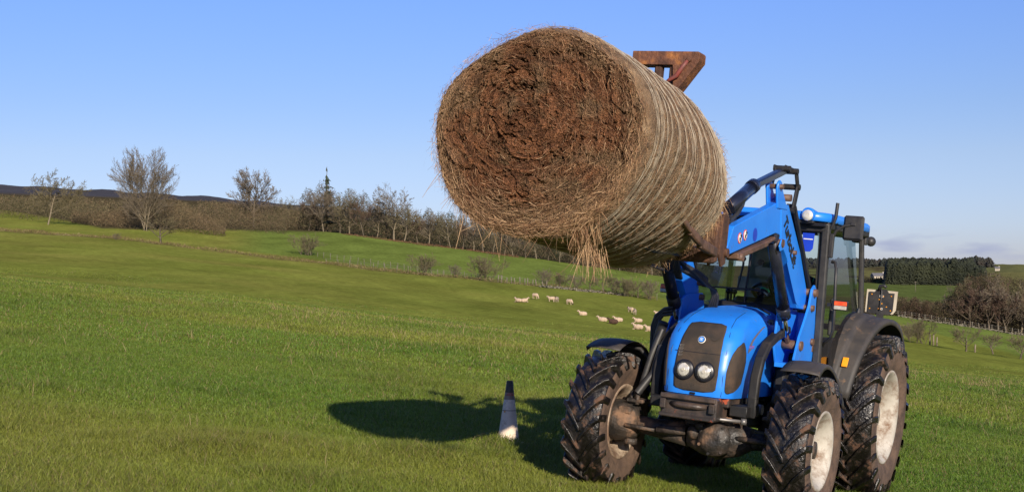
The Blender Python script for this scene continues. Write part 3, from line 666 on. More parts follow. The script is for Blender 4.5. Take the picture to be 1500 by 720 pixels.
cottage(1300, 1290, 8, 6, 4, .9, 'cream gabled cottage beside the conifer plantation across the valley')
cottage(1287, 1310, 13, 7, 2.6, .2, 'long low grey-roofed farm building left of the cream cottage')
cottage(1461, 1850, 6, 5, 3, -.3, 'tiny pale house on the skyline field above the right wood')
r = empty('telegraph_pole', at(1341, 900)); tag(r, 'thin telegraph pole in the valley in front of the plantation', 'pole')
MB().tube([(0, 0, -1), (0, 0, 7)], [.16, .12], 6).build('pole', M['post'], r); MB().box((0, 0, 6.4), (1.8, .15, .15)).build('crossarm', M['post'], r)

# ------------------------------------------------------------------ sheep
M['wool'] = mat('wool', [(0.36, 0.26, 0.175), (0.50, 0.38, 0.27)], .95, 7, bump=.9, bscale=14)
M['greywool'] = mat('grey_wool', [(0.24, 0.19, 0.14), (0.33, 0.26, 0.20)], .95, 7, bump=.6, bscale=14)
M['darkwool'] = mat('dark_wool', [(0.045, 0.022, 0.014), (0.07, 0.035, 0.02)], .95, 7, bump=.6)
def sheep(px, row, rz, pose, label, wool='wool', head='wool', lo=100):
    m = MB()
    if pose == 'lying':
        m.ball((0, 0, .28), (.52, .30, .31), 16, 10).ball((.30, .02, .34), (.26, .24, .26)).ball((-.3, .02, .26), (.28, .28, .27))
        m.tube([(.40, 0, .42), (.55, 0, .60), (.60, 0, .66)], [.15, .12, .09], 9)
        m.tube([(.35, .16, .08), (.62, .18, .05)], [.07, .04], 7).tube([(.35, -.16, .08), (.60, -.2, .05)], [.07, .04], 7).tube([(-.3, -.25, .1), (-.05, -.34, .05)], [.09, .04], 7)
        hp = (.66, 0, .68); ha = -.35
    else:
        m.ball((0, 0, .62), (.55, .29, .30), 16, 10).ball((.32, 0, .64), (.26, .25, .28)).ball((-.32, 0, .62), (.27, .28, .30))
        for x, y in ((.34, .14), (.36, -.14), (-.36, .15), (-.34, -.15)):
            kn = -.04 if x > 0 else .05
            m.tube([(x, y, .5), (x+kn*-.5, y, .30), (x-kn*.6, y, .16), (x, y, -.02)], [.10, .055, .04, .045], 8)
        if pose == 'grazing': m.tube([(.42, 0, .62), (.60, 0, .42), (.68, 0, .24)], [.19, .13, .08], 9); hp = (.72, 0, .15); ha = -1.1
        else: m.tube([(.42, 0, .70), (.58, 0, .88), (.62, 0, .94)], [.18, .13, .09], 9); hp = (.70, 0, .95); ha = -.45
    ca, sa = math.cos(ha), math.sin(ha); c0 = Vector(hp)
    m.cm = 1
    m.tube([c0+Vector((-.10*ca, 0, -.10*sa)), c0+Vector((.02*ca, 0, .02*sa)), c0+Vector((.16*ca, 0, .16*sa))], [.085, .085, .048], 9)
    for s in (-1, 1): m.tube([c0+Vector((-.06, s*.06, .03)), c0+Vector((-.09, s*.17, .02))], [.035, .012], 6)
    o = m.build('sheep', [M[wool], M[head]], fix=False); p = at_row(px, row, lo, 240); o.location = p; o.rotation_euler = (0, 0, rz)
    o.scale = (.9, .9, .9); tag(o, label, 'sheep', 'sheep grazing and resting on the slope')
sheep(759.5, 442, 2.6, 'lying', 'white sheep lying, left one of the close pair farthest left')
sheep(768, 442, .2, 'lying', 'white sheep lying, right one of the close pair farthest left')
sheep(784, 437, 5.6, 'grazing', 'white sheep grazing alone just above the lying pair')
sheep(808, 442, 2.9, 'standing', 'white sheep standing side by side with a greyer one')
sheep(815.5, 442.5, 4.4, 'standing', 'grey-faced sheep standing right beside a whiter sheep', 'greywool', 'darkwool')
sheep(834, 446, 5.6, 'grazing', 'white sheep grazing with a black head, right of the standing two', 'wool', 'darkwool')
sheep(854, 462, 3.3, 'lying', 'white sheep lying alone between the grazing sheep and the brown one')
sheep(883, 471, 2.9, 'lying', 'white sheep lying just left of the dark brown sheep')
sheep(898.5, 474, 3.0, 'lying', 'dark brown sheep lying among white ones', 'darkwool', 'darkwool')
sheep(906, 471, 3.0, 'lying', 'white sheep lying touching the dark brown sheep')
sheep(924, 458, 2.2, 'standing', 'black-faced sheep standing behind the large grey one', 'wool', 'darkwool')
sheep(930, 461, 4.6, 'standing', 'large grey woolly sheep standing seen from behind', 'greywool', 'greywool')
sheep(935, 472, 3.1, 'lying', 'white sheep lying below the standing grey sheep')
sheep(935, 482, 2.8, 'lying', 'white sheep lying lowest on the slope left of the loader')
sheep(964, 464, 3.6, 'standing', 'white sheep standing beside the black loader cylinder')
sheep(974, 479, 3.0, 'lying', 'white sheep lying seen between the loader hoses')
sheep(953, 485, 3.2, 'lying', 'white sheep lying mostly hidden behind the loader hose')

# ------------------------------------------------------------------ traffic cone
cp = at(744.5, 14.75)
cone = empty('traffic_cone', cp); cone.rotation_euler = (.0, .03, .5); tag(cone, 'faded white tapered traffic cone with a black top standing on the grass', 'traffic cone')
M['cone'] = mat('faded_cone', [(0.66, 0.53, 0.40), (0.76, 0.65, 0.52)], .6, 9, dirt=(.30, .17, .09), dirt_pos=(.50, .72), dirt_scale=9)
M['conered'] = mat('faded_red_band', [(0.32, 0.08, 0.05), (0.28, 0.2, 0.17)], .6, 22)
M['conegrey'] = mat('grey_band', [(0.20, 0.13, 0.09), (0.27, 0.19, 0.14)], .6, 12)
M['conetop'] = mat('black_top', [(0.045, 0.036, 0.018), (0.075, 0.058, 0.03)], .6, 12)
H = .66; rad = lambda z: .118*(1-z/H)+.033*(z/H)
def bandm(z0, z1, mname, part, extra=0.0):
    MB().lathe([(z0, rad(z0)+extra), ((z0+z1)/2, rad((z0+z1)/2)+extra), (z1, rad(z1)+extra)], (0, 0, 0), 28, 'z').build(part, M[mname], cone, fix=False)
bandm(0.02, .46, 'cone', 'body'); bandm(.34, .348, 'conegrey', 'seam', .002); bandm(.46, .50, 'conegrey', 'band'); bandm(.50, .535, 'conered', 'band'); 
m = MB(); m.lathe([(.535, rad(.535)), (.66, .034), (.66, .022), (.60, .020)], (0, 0, 0), 24, 'z'); m.build('tip', M['conetop'], cone, fix=False)
m = MB(); 
m.grid(lambda u, v: (lambda x, y: (x, y, .012+.03*max(0, 1-math.hypot(x, y)/.19)-.02*(abs(x)/.2)**2))((u-.5)*.42, (v-.5)*.42), 12, 12)
m.build('base', M['cone'], cone, solid=.012)
MB().box((-.085, -.06, .335), (.02, .004, .02), Matrix.Rotation(.8, 3, 'Z') @ Matrix.Identity(3) and np.array(Matrix.Rotation(.6, 3, 'Z'))).build('sticker', M['orange'], cone)

# ------------------------------------------------------------------ tractor: x forward, y to its left, z up; origin under the front axle
n_ = np.array([.103, .007, 1.]); n_ /= np.linalg.norm(n_)
th = math.radians(28); h_ = np.array([-math.sin(th), -math.cos(th), 0]); fw = h_-n_*h_.dot(n_); fw /= np.linalg.norm(fw); lf = np.cross(n_, fw)
LF0 = np.array([2.38, 11.4, 0]); LF0[2] = -.103*LF0[0]-.007*LF0[1]
TO = LF0-lf*.90
TM = Matrix([[fw[i], lf[i], n_[i], TO[i]] for i in range(3)]+[[0, 0, 0, 1]])
T = bpy.data.objects.new('tractor', None); COL.objects.link(T); T.matrix_world = TM
tag(T, 'blue farm tractor with a muddy front loader and bale grab raised under the hay bale', 'tractor')

# --- wheels
def wheel(x, y, R, W, rr, z, nl, side, lugh, name):
    """side: +1 outer face towards +y"""
    root = empty(name, (x, y, z), parent=T)
    hw = W/2; t = MB()
    prof = [(-hw*.66, rr-.02), (-hw*.80, rr+.02), (-hw*.97, rr+(R-rr)*.35), (-hw*1.0, rr+(R-rr)*.6), (-hw*.93, R-lugh-.035), (-hw*.80, R-lugh-.010), (-hw*.4, R-lugh), (0, R-lugh+.004),
            (hw*.4, R-lugh), (hw*.80, R-lugh-.010), (hw*.93, R-lugh-.035), (hw*1.0, rr+(R-rr)*.6), (hw*.97, rr+(R-rr)*.35), (hw*.80, rr+.02), (hw*.66, rr-.02)]
    k = len(prof); nseg = 72
    t.cm = 1; t.lathe(prof[:5], (0, 0, 0), nseg); t.lathe(prof[-5:], (0, 0, 0), nseg); t.cm = 0; t.lathe(prof[4:-4], (0, 0, 0), nseg)
    ys = [q[0] for q in prof]; 
    rb = lambda yy: float(np.interp(abs(yy), [0, hw*.8, hw*.93, hw*1.02], [R-lugh+.004, R-lugh-.01, R-lugh-.035, rr+(R-rr)*.62]))
    RL = random.Random(5)
    for s in (-1, 1):
        for i in range(nl):
            ph0 = 2*math.pi*(i+(0 if s > 0 else .5))/nl+RL.uniform(-.01, .01)
            path = [(-.015, 0), (.22, .20), (.50, .43), (.80, .62), (.98, .70), (1.04, .71)]
            V = []; top = 0
            for q, (fy, fp) in enumerate(path):
                yy = s*fy*hw; ph = ph0+fp*(.52 if R < .7 else .46)*1.0
                r0 = rb(yy)-.01; r1 = (R if fy < .9 else (R-.012 if fy < 1.0 else rr+(R-rr)*.66))
                wd = (.024 if fy < .5 else .031)/R
                o = 0.012*s if fy >= 1.0 else 0
                for (dp, r_) in ((-wd*1.25, r0), (-wd*.8, r1), (wd*.8, r1), (wd*1.25, r0)):
                    V.append((r_*math.cos(ph+dp), yy+o, r_*math.sin(ph+dp)))
            Fs = []
            for q in range(len(path)-1):
                b = q*4
                for a in range(3): Fs.append((b+a, b+a+1, b+5+a, b+4+a))
            Fs.append((0, 1, 2, 3)); e = (len(path)-1)*4; Fs.append((e+3, e+2, e+1, e))
            t.add(V, Fs)
    ty = t.build('tyre', [M['tyre'], M['sidewall']], root, bevel=.006)
    m = MB(); o = side
    e = hw*.80
    m.lathe([(-e-.012, rr+.012), (-e-.012, rr+.030), (-e, rr+.034), (-e+.012, rr+.02), (-e+.02, rr-.012), (-hw*.3, rr-.05), (hw*.3, rr-.05), (e-.02, rr-.012), (e-.012, rr+.02), (e, rr+.034), (e+.012, rr+.030), (e+.012, rr+.012),
             (e-.002, rr-.006), (e-.03, rr-.03), (hw*.28, rr-.068), (-hw*.28, rr-.068), (-e+.03, rr-.03), (-e+.002, rr-.006)], (0, 0, 0), 56, close=True)
    d0 = -o*hw*.15
    m.lathe([(d0+o*.05, rr-.066), (d0+o*.01, rr-.10), (d0-o*.03, rr*.55), (d0-o*.03, rr*.36), (d0-o*.03, 0.001)], (0, 0, 0), 48)
    m.lathe([(d0-o*.012+o*.05, rr-.066), (d0-o*.002, rr-.105), (d0-o*.045, rr*.55), (d0-o*.045, .001)], (0, 0, 0), 48)
    m.build('rim', M['rim_dirty'] if y*1 < 0 else M['rim'], root)
    m = MB()
    m.lathe([(d0-o*.03, rr*.42), (d0+o*.04, rr*.40), (d0+o*.06, rr*.26), (d0+o*.12, rr*.24), (d0+o*.13, .001)], (0, 0, 0), 24)
    for i in range(8):
        a = 2*math.pi*i/8; m.cyl((rr*.48*math.cos(a), d0-o*.03, rr*.48*math.sin(a)), (rr*.48*math.cos(a), d0+o*.005, rr*.48*math.sin(a)), .016, 6)
    for i in range(8):
        a = 2*math.pi*(i+.5)/8; p = rr-.10; m.box((p*math.cos(a), d0+o*.02, p*math.sin(a)), (.07, .05, .05), np.array([[math.cos(a), 0, -math.sin(a)], [0, 1, 0], [math.sin(a), 0, math.cos(a)]]))
    m.build('hub', M['mudmetal'] if R < .7 else M['rim'], root)
    root.rotation_euler = (0, RL.random(), 0)
    return root
wheel(0, .90, .615, .36, .305, .585, 20, 1, .040, 'front_wheel')
wheel(0, -.90, .615, .36, .305, .585, 20, -1, .040, 'front_wheel')
wheel(-2.4, .86, .805, .44, .432, .775, 23, 1, .046, 'rear_wheel')
wheel(-2.4, -.86, .805, .44, .432, .775, 23, -1, .046, 'rear_wheel')

# --- front axle with diff housing and hubs
m = MB()
m.tube([(0, -.70, .60), (0, -.45, .575), (0, -.12, .56)], [.075, .080, .11], 12); m.tube([(0, .08, .56), (0, .45, .575), (0, .70, .60)], [.12, .075, .062], 12)
m.box((0, -.40, .59), (.12, .62, .10), bev=.02); m.box((0, .45, .59), (.12, .5, .10), bev=.02)
m.tube([(.02, -.10, .56), (.02, .02, .56), (.02, .15, .57), (.02, .34, .585), (.02, .46, .60)], [.10, .15, .185, .15, .09], 16)
m.tube([(.10, .17, .57), (.20, .17, .57), (.235, .17, .57)], [.165, .14, .06], 16)
m.tube([(-.05, .17, .57), (-.3, .12, .62), (-.8, .1, .66)], [.13, .08, .06], 12)
m.ball((.16, -.02, .60), (.07, .06, .06), 12, 8).ball((.17, .04, .66), (.05, .05, .045), 10, 7)
m.box((.0, .1, .735), (.34, .42, .07), bev=.02); m.box((.0, .0, .70), (.16, .30, .14), bev=.03)
for k in range(7):
    a = 2*math.pi*k/7; m.cyl((.19, .17+.13*math.cos(a), .57+.13*math.sin(a)), (.215, .17+.13*math.cos(a), .57+.13*math.sin(a)), .014, 6)
m.tube([(.13, -.35, .565), (.16, -.66, .575)], .02, 8); m.tube([(.14, -.10, .60), (.15, -.36, .575)], .036, 10)
m.tube([(.14, .30, .60), (.15, .68, .60)], .024, 8)
for s in (-1, 1):
    m.tube([(0, s*.58, .60), (0, s*.62, .60), (0, s*.72, .60), (0, s*.80, .60), (0, s*.88, .60)], [.10, .15, .175, .185, .17], 20)
    m.cyl((0, s*.66, .74), (0, s*.66, .80), .06, 12); m.cyl((0, s*.66, .45), (0, s*.66, .40), .06, 12)
    m.box((.0, s*.66, .60), (.13, .12, .30), bev=.03); m.box((.10, s*.69, .70), (.10, .13, .07), bev=.015)
    m.box((0, s*.62, .79), (.20, .16, .035), bev=.01); m.cyl((.08, s*.60, .76), (.08, s*.60, .86), .022, 8); m.cyl((.02, s*.68, .76), (.02, s*.68, .87), .018, 8)
    for k in range(8):
        a = 2*math.pi*k/8; m.cyl((.13*math.cos(a), s*.68, .60+.13*math.sin(a)), (.13*math.cos(a), s*.70, .60+.13*math.sin(a)), .013, 6)
m.build('front_axle', M['mudmetal'], T)
# --- chassis, engine block, weight frame
m = MB(); m.box((-1.0, 0, .80), (1.9, .46, .34), bev=.03); m.box((-2.2, 0, .80), (1.2, .62, .50), bev=.05); m.box((-.45, 0, .98), (.95, .50, .22), bev=.03)
m.box((-1.15, .32, .70), (.6, .22, .42), bev=.05); m.box((-1.15, -.32, .70), (.6, .22, .42), bev=.05)
for x in (-.2, -.5, -.8): m.cyl((x, .24, .9), (x, .30, .9), .05, 10)
m.tube([(-2.4, -.86, .775), (-2.4, .86, .775)], .13, 14); m.tube([(-.5, .26, .62), (-1.0, .30, .55), (-1.6, .28, .60)], .03, 8)
m.build('chassis', M['black'], T, bevel=.004)
m = MB()
bx0, bx1, by, bz0, bz1 = -.42, .46, .245, .730, .925
m.box(((bx0+bx1)/2-.02, 0, (bz0+bz1)/2), (bx1-bx0-.04, 2*by, bz1-bz0), bev=.015)
m.box((bx1-.01, 0, bz1-.02), (.03, 2*by, .04), bev=.008); m.box((bx1-.01, 0, bz0+.017), (.03, 2*by, .034), bev=.008)
for s in (-1, 1): m.box((bx1-.01, s*(by-.028), .838), (.03, .05, .08), bev=.006)
m.tube([(bx1-.06, -.16, .84), (bx1-.015, -.08, .84), (bx1-.005, 0, .84), (bx1-.015, .08, .84), (bx1-.06, .16, .84)], .026, 8)
m.box((.0, .26, .90), (.50, .06, .10), bev=.01)
m.build('weight_frame', M['bumper'], T)
m = MB(); m.cyl((.35, .10, .752), (.20, .42, .752), .014, 8); m.cyl((.21, .40, .752), (.19, .44, .752), .028, 8); m.build('hitch_pin', M['galv'], T)

# --- bonnet: horizontal outlines stacked
zk = [.93, 1.0, 1.15, 1.30, 1.42, 1.52, 1.60, 1.66, 1.70, 1.722, 1.732]
xk = [.345, .355, .355, .325, .27, .175, .02, -.20, -.50, -.78, -.97]
wk = [.308, .314, .324, .325, .32, .308, .284, .245, .18, .10, .01]
def bon(sg, z, off=0.0):
    """sg: signed path length from the centre of the nose"""
    xf = np.interp(z, zk, xk); wd = np.interp(z, zk, wk); r = min(.15, .75*wd)
    def P(s_):
        a = wd-r; s = abs(s_); q = math.pi/2*r
        if s < a: x, y = xf-.035*(s/max(wd, .02))**2, s
        elif s < a+q:
            t = (s-a)/r; bb = .035*(a/max(wd, .02))**2; x, y = xf-bb-r*(1-math.cos(t)), a+r*math.sin(t)
        else: bb = .035*(a/max(wd, .02))**2; x, y = xf-bb-r-(s-a-q), wd+.055*min(1, (s-a-q))*max(0, min(1, (z-1.2)/.3))+.01*min(1, s-a-q)
        return np.array([x, math.copysign(y, s_), z])
    p = P(sg)
    if off:
        e = .004; t1 = P(sg+e)-P(sg-e); z2 = min(z+.01, 1.731); z1 = z2-.02
        t2 = bon_raw(sg, z2)-bon_raw(sg, z1); nn = np.cross(t1, t2); nn /= np.linalg.norm(nn)+1e-9
        if nn[0] < 0 and abs(sg) < .2 or (nn[1]*sg < 0 and abs(sg) > .3): nn = -nn
        p = p+nn*off
    return p
def bon_raw(sg, z): return bon(sg, z)
zs = list(np.linspace(.93, 1.60, 26))+list(1.60+.132*np.sin(np.linspace(0, math.pi/2, 17))[1:])
zs = [float(np.clip(q, .93, 1.7319)) for q in zs]
# smooth the profile curves
def smooth_interp(k, v):
    k = np.array(k); v = np.array(v); g = np.linspace(k[0], k[-1], 400); y = np.interp(g, k, v)
    ker = np.hanning(33); ker /= ker.sum(); yy = np.convolve(np.pad(y, 16, mode='edge'), ker, 'valid'); yy[0] = y[0]; yy[-8:] = y[-8:]
    return g, yy
zk_, xk = smooth_interp(zk, xk); _, wk = smooth_interp(zk, wk); zk = zk_
def bonnet_pt(u, v):
    z = zs[min(int(round(v*(len(zs)-1))), len(zs)-1)]
    xf = np.interp(z, zk, xk); wd = np.interp(z, zk, wk); r = min(.15, .75*wd); tot = (wd-r)+math.pi/2*r+max(.0, xf-r+.97)
    c = 2*u-1; s = math.copysign(abs(c)**1.0, c)
    # finer samples round the corner
    return bon(s*tot, z)
m = MB(); m.grid(bonnet_pt, 90, len(zs)-1); bn = m.build('bonnet', M['blue'], T, fix=True)
def panel(poly_rows, name, mname, off, parent, nu=14, nv=24):
    """poly_rows: list of (z, s_left, s_right)"""
    zz = [q[0] for q in poly_rows]; a = [q[1] for q in poly_rows]; b = [q[2] for q in poly_rows]
    def fn(u, v):
        z = zz[0]+(zz[-1]-zz[0])*v; l = np.interp(z, zz, a); r_ = np.interp(z, zz, b); return bon(l+(r_-l)*u, z, off)
    return MB().grid(fn, nu, nv).build(name, M[mname], parent, fix=False, solid=.006)
g_ = panel([(.962, -.08, .10), (.972, -.15, .17), (.99, -.175, .195), (1.12, -.185, .205), (1.25, -.182, .203), (1.38, -.170, .198), (1.50, -.150, .185), (1.528, -.140, .175), (1.542, -.07, .12)], 'grille', 'grille', .004, T, 20, 40)
m = MB()
for zc in (1.285,):
    m.grid(lambda u, v: bon(-.2+.4*u, zc+.004*v, .010), 16, 2)
m.build('grille_seam', M['ink'], g_, fix=False)
for s in (-1, 1):
    panel([(.972, s*.287, s*.305), (.988, s*.272, s*.37), (1.02, s*.270, s*.46), (1.057, s*.270, s*.520), (1.156, s*.272, s*.552), (1.24, s*.284, s*.558), (1.31, s*.304, s*.53), (1.37, s*.338, s*.475), (1.408, s*.40, s*.42)], 'side_grille', 'grille', .004, T, 14, 30)
# seam lines of the bonnet, latch, crease
m = MB()
for s in (-1, 1): m.tube([bon(s*q, z, .001) for q, z in ((.243, .94), (.246, 1.1), (.246, 1.3), (.232, 1.45), (.215, 1.53), (.20, 1.60), (.20, 1.64), (.2, 1.66))], .0028, 5)
m.build('bonnet_seam', M['ink'], bn, fix=False)
m = MB(); c_ = bon(.0, .945, .006); m.box(c_, (.012, .05, .018), bev=.004); m.build('latch', M['ink'], bn)
# stickers: grey swoosh and two thin lines on the left flank
for s in (1, -1):
    def sw(u, v):
        z = 1.385+.17*u; x = .60+.16*u**1.6; w_ = .045*(1-.25*u); return bon(s*(x+w_*(v-.5)*1.2), z+.0*v, .003)
    m = MB().grid(sw, 12, 4); m.add([bon(s*.565, 1.36, .003), bon(s*.66, 1.36, .003), bon(s*.57, 1.315, .003)], [(0, 1, 2)]); m.build('decal', M['decalgrey'], bn, fix=False)
    m = MB()
    for dz in (0, .012): m.grid(lambda u, v: bon(s*(.565+.12*u), 1.366+dz+.004*v, .004), 4, 1)
    m.build('decal_line', M['stickerred'], bn, fix=False)
# emblem, badge lettering, headlights
def round_on(s, z, r, th_, mname, name, parent, off=.006, ring=None):
    c = bon(s, z, off); nn = bon(s, z, off+.02)-c; nn /= np.linalg.norm(nn)
    m = MB(); m.tube([c, c+nn*th_*.6, c+nn*th_], [r, r, r*.93], 28); o = m.build(name, M[mname], parent, fix=False)
    return o, c+nn*th_, nn
em, c1, nn = round_on(.012, 1.395, .034, .006, 'sticker', 'emblem', g_)
m = MB(); m.tube([c1, c1+nn*.002], [.029, .029], 24); m.build('emblem', M['ink'], g_, fix=False)
m = MB(); m.tube([c1+nn*.002, c1+nn*.004], [.024, .024], 24); m.build('emblem', M['blue'], g_, fix=False)
u_ = np.cross(np.array([0, 0, 1.]), nn); u_ /= np.linalg.norm(u_); v_ = np.cross(nn, u_)
m = MB(); cc = c1+nn*.006
for (a, b) in (((-.014, -.012), (.014, .012)), ((-.013, .004), (0, .014)), ((0, -.014), (.013, -.004))): m.bar(cc+u_*a[0]+v_*a[1], cc+u_*b[0]+v_*b[1], .004, .002, nn)
m.build('emblem', M['sticker'], g_, fix=False)
m = MB()
for i in range(4):
    z0 = 1.335-.026*i; c = bon(-.150, z0, .009); m.box(c, (.004, .042, .004)); m.box(bon(-.150, z0-.011, .009), (.004, .030, .003)); m.box(bon(-.162, z0-.008, .009), (.004, .005, .018))
m.build('badge', M['galv'], g_, fix=False)
m = MB(); m.cyl(bon(.12, 1.42, .004), bon(.12, 1.42, .010), .032, 20); m.build('lock', M['grille'], g_, fix=False)
for s in (-.088, .092):
    hl = empty('headlight', tuple(bon(s, 1.135, .0)), parent=T); c = np.zeros(3); nn = bon(s, 1.135, .03)-bon(s, 1.135, .0); nn = np.array([nn[0], nn[1]*.6, nn[2]]); nn /= np.linalg.norm(nn)
    MB().tube([c-nn*.02, c+nn*.022, c+nn*.030, c+nn*.026], [.086, .086, .080, .070], 32, cap=False).build('bezel', M['ink'], hl, fix=False)
    MB().tube([c+nn*.004, c+nn*.012, c+nn*.024, c+nn*.034, c+nn*.038], [.071, .070, .066, .038, .001], 32).build('lens', M['lampbright'], hl, fix=False)
    u_ = np.cross(np.array([0, 0, 1.]), nn); u_ /= np.linalg.norm(u_)
    m = MB(); v_ = np.cross(nn, u_)
    for i in range(9):
        q = -.052+.013*i; hh = math.sqrt(max(.066**2-q*q, 0)); pp = [c+u_*q+v_*(hh*t)+nn*(.030+.010*(1-(q*q+(hh*t)**2)/.066**2)) for t in np.linspace(-.95, .95, 7)]
        m.tube(pp, .0009, 4)
    m.cyl(c+nn*.030, c+nn*.046, .016, 14); m.build('reflector', M['clearlens'], hl, fix=False)
# blue engine side panels and dark bay behind the brace
m = MB(); m.box((-.55, .285, 1.02), (.42, .03, .17), bev=.01); m.box((-.55, -.285, 1.02), (.42, .03, .17), bev=.01); m.build('side_panel', M['blue'], T)
m = MB(); m.tube([(-.36, .33, .83), (-.36, .40, .83)], .045, 14); m.build('filter', M['decalgrey'], T)
m = MB(); m.tube([(-.95, 0, 1.735), (-.95, .2, 1.70), (-.95, .34, 1.58)], .03, 8); m.box((-.98, 0, 1.45), (.10, .72, .60), bev=.02); m.build('bulkhead', M['black'], T)
m = MB(); m.tube([(-.55, .10, 1.728), (-.56, .20, 1.72), (-.62, .30, 1.67)], .010, 6); m.tube([(-.50, .33, 1.60), (-.44, .37, 1.585)], .012, 6); m.box((-.46, .37, 1.60), (.02, .05, .05), bev=.005); m.box((-.52, .395, 1.60), (.02, .012, .06)); m.build('bonnet_strap', M['ink'], T)
# --- loader subframe, towers, booms
for s in (-1, 1):
    m = MB(); Y = s*.44
    pts = [(.06, Y, .80), (.07, Y, .95), (.05, Y, 1.12), (-.02, Y, 1.28), (-.16, Y, 1.40), (-.36, Y*1.02, 1.48), (-.58, Y*1.08, 1.545)]
    for a, b in zip(pts, pts[1:]):
        d = np.array(b)-np.array(a); L = np.linalg.norm(d); m.bar(np.array(a)-d/L*.02, np.array(b)+d/L*.02, .07, .085, (0, 1, 0), .012)
    m.box((.02, s*.36, .83), (.34, .16, .10), bev=.01); m.box((-.95, s*.42, .95), (.5, .10, .5), bev=.02)
    m.cyl((-.42, s*.47, .92), (-.42, s*.56, .92), .06, 12)
    m.box((-.88, s*.52, 1.18), (.20, .14, .32), bev=.02)
    m.build('loader_bracket', M['black'], T, bevel=.003)
    tw = MB()
    outer = [(-.98, 1.28), (-1.02, 1.45), (-.96, 1.70), (-.93, 1.92), (-.85, 1.97), (-.78, 1.93), (-.74, 1.78), (-.62, 1.62), (-.52, 1.50), (-.42, 1.30), (-.46, 1.23), (-.9, 1.22)]
    tw.prism(outer, s*.60, s*.62); inner = [(-.98, 1.28), (-.98, 1.45), (-.94, 1.70), (-.88, 1.80), (-.46, 1.77), (-.36, 1.73), (-.33, 1.40), (-.42, 1.26), (-.46, 1.23), (-.9, 1.22)]
    tw.prism(inner, s*.44, s*.46); tw.box((-.96, s*.53, 1.50), (.05, .14, .42)); tw.box((-.62, s*.53, 1.24), (.5, .14, .04))
    tower = tw.build('loader_tower', M['blue'], T, bevel=.003)
    m = MB(); m.cyl((-.84, s*.40, 1.90), (-.84, s*.65, 1.90), .035, 14); m.cyl((-.80, s*.40, 1.76), (-.80, s*.645, 1.76), .028, 14); m.cyl((-.56, s*.43, 1.42), (-.56, s*.64, 1.42), .042, 16); m.cyl((-.90, s*.60, 1.46), (-.90, s*.645, 1.46), .03, 10)
    m.box((-.99, s*.622, 1.42), (.09, .008, .10)); m.build('pivot_pin', M['browncoat'], tower)
    # boom
    B = MB()
    front = [(1.41, 2.085), (1.43, 2.15), (1.32, 2.315), (.28, 2.60), (.0, 2.60), (-.06, 2.48), (.06, 2.32), (.26, 2.345), (1.34, 2.10)]
    B.prism(front, s*.480, s*.550)
    leg = [(.20, 2.60), (-.01, 2.61), (-.50, 2.24), (-.86, 1.88), (-.90, 1.78), (-.84, 1.74), (-.58, 1.745), (-.12, 2.16), (.10, 2.28)]
    B.prism(leg, s*.486, s*.556)
    for yy in (.455, .540):
        B.prism([(.30, 2.55), (.36, 2.70), (.345, 2.76), (.30, 2.785), (.25, 2.77), (.22, 2.72), (.02, 2.56)], s*yy, s*(yy+.022))
    B.prism([(.20, 2.30), (.24, 2.24), (.20, 2.20), (.12, 2.22), (.08, 2.32)], s*.575, s*.59)
    boom = B.build('loader_arm', M['blue'], T, bevel=.008)
    m = MB(); m.prism([(-.12, 2.12), (-.50, 1.80), (-.60, 1.76), (-.70, 1.78), (-.28, 2.20)], s*.557, s*.5585); m.build('inner_plate', M['blue'], boom)
    m = MB(); m.tube([(.80, s*.551, 2.29), (.80, s*.5515, 2.29)], .055, 24); m.build('arm_hole', M['deepblue'], boom)
    m = MB(); m.cyl((.17, s*.44, 2.27), (.17, s*.60, 2.27), .035, 14); m.cyl((.08, s*.44, 2.66), (.08, s*.60, 2.66), .03, 12); m.cyl((.30, s*.44, 2.73), (.30, s*.59, 2.73), .022, 12)
    m.cyl((-.28, s*.5, 2.22), (-.28, s*.585, 2.22), .02, 10); m.build('pivot_pin', M['browncoat'], boom)
    m = MB(); m.bar((1.18, s*.51, 2.09), (.45, s*.51, 2.245), .10, .05, bev=.01); m.bar((.50, s*.51, 2.235), (.20, s*.51, 2.315), .08, .03, bev=.008); m.cyl((1.12, s*.45, 2.09), (1.12, s*.58, 2.09), .03, 12); m.build('hose_guard', M['browncoat'], boom)
    # lift cylinder
    lc = MB().cyl((.22, s*.51, 2.33), (-.33, s*.51, 1.69), .052, 18); lc.cyl((-.28, s*.51, 1.745), (-.36, s*.51, 1.66), .060, 18); lc.box((.21, s*.51, 2.31), (.10, .10, .10), bev=.02)
    o = lc.build('lift_cylinder', M['glossblack'] if s > 0 else M['black'], T); MB().cyl((-.33, s*.51, 1.69), (-.555, s*.51, 1.42), .026, 14).build('rod', M['chrome'], o)
    # tilt linkage and cylinder
    tl = MB().cyl((1.36, s*.50, 2.44), (.84, s*.50, 2.665), .052, 18); tl.cyl((.87, s*.50, 2.652), (.80, s*.50, 2.682), .058, 18)
    o = tl.build('tilt_cylinder', M['glossblack'], T)
    m = MB(); m.bar((.82, s*.50, 2.675), (.04, s*.50, 2.895), .062, .062, bev=.012); m.build('rod', M['glossblack'], o)
    m = MB()
    for yy in (.44, .535): m.bar((.14, s*yy, 2.905), (-.13, s*yy, 2.905), .020, .055, bev=.01)
    m.bar((.12, s*.455, 2.90), (.22, s*.455, 2.72), .022, .05, bev=.008)
    m.bar((-.11, s*.56, 2.915), (-.21, s*.56, 2.77), .022, .06, bev=.008); m.bar((-.21, s*.56, 2.79), (-.12, s*.56, 2.55), .022, .075, bev=.008)
    for x, z in ((.12, 2.90), (-.11, 2.905), (-.21, 2.78), (-.11, 2.57)): m.cyl((x, s*.435, z), (x, s*.58, z), .026, 14)
    m.build('tilt_link', M['black'], T, bevel=.003)
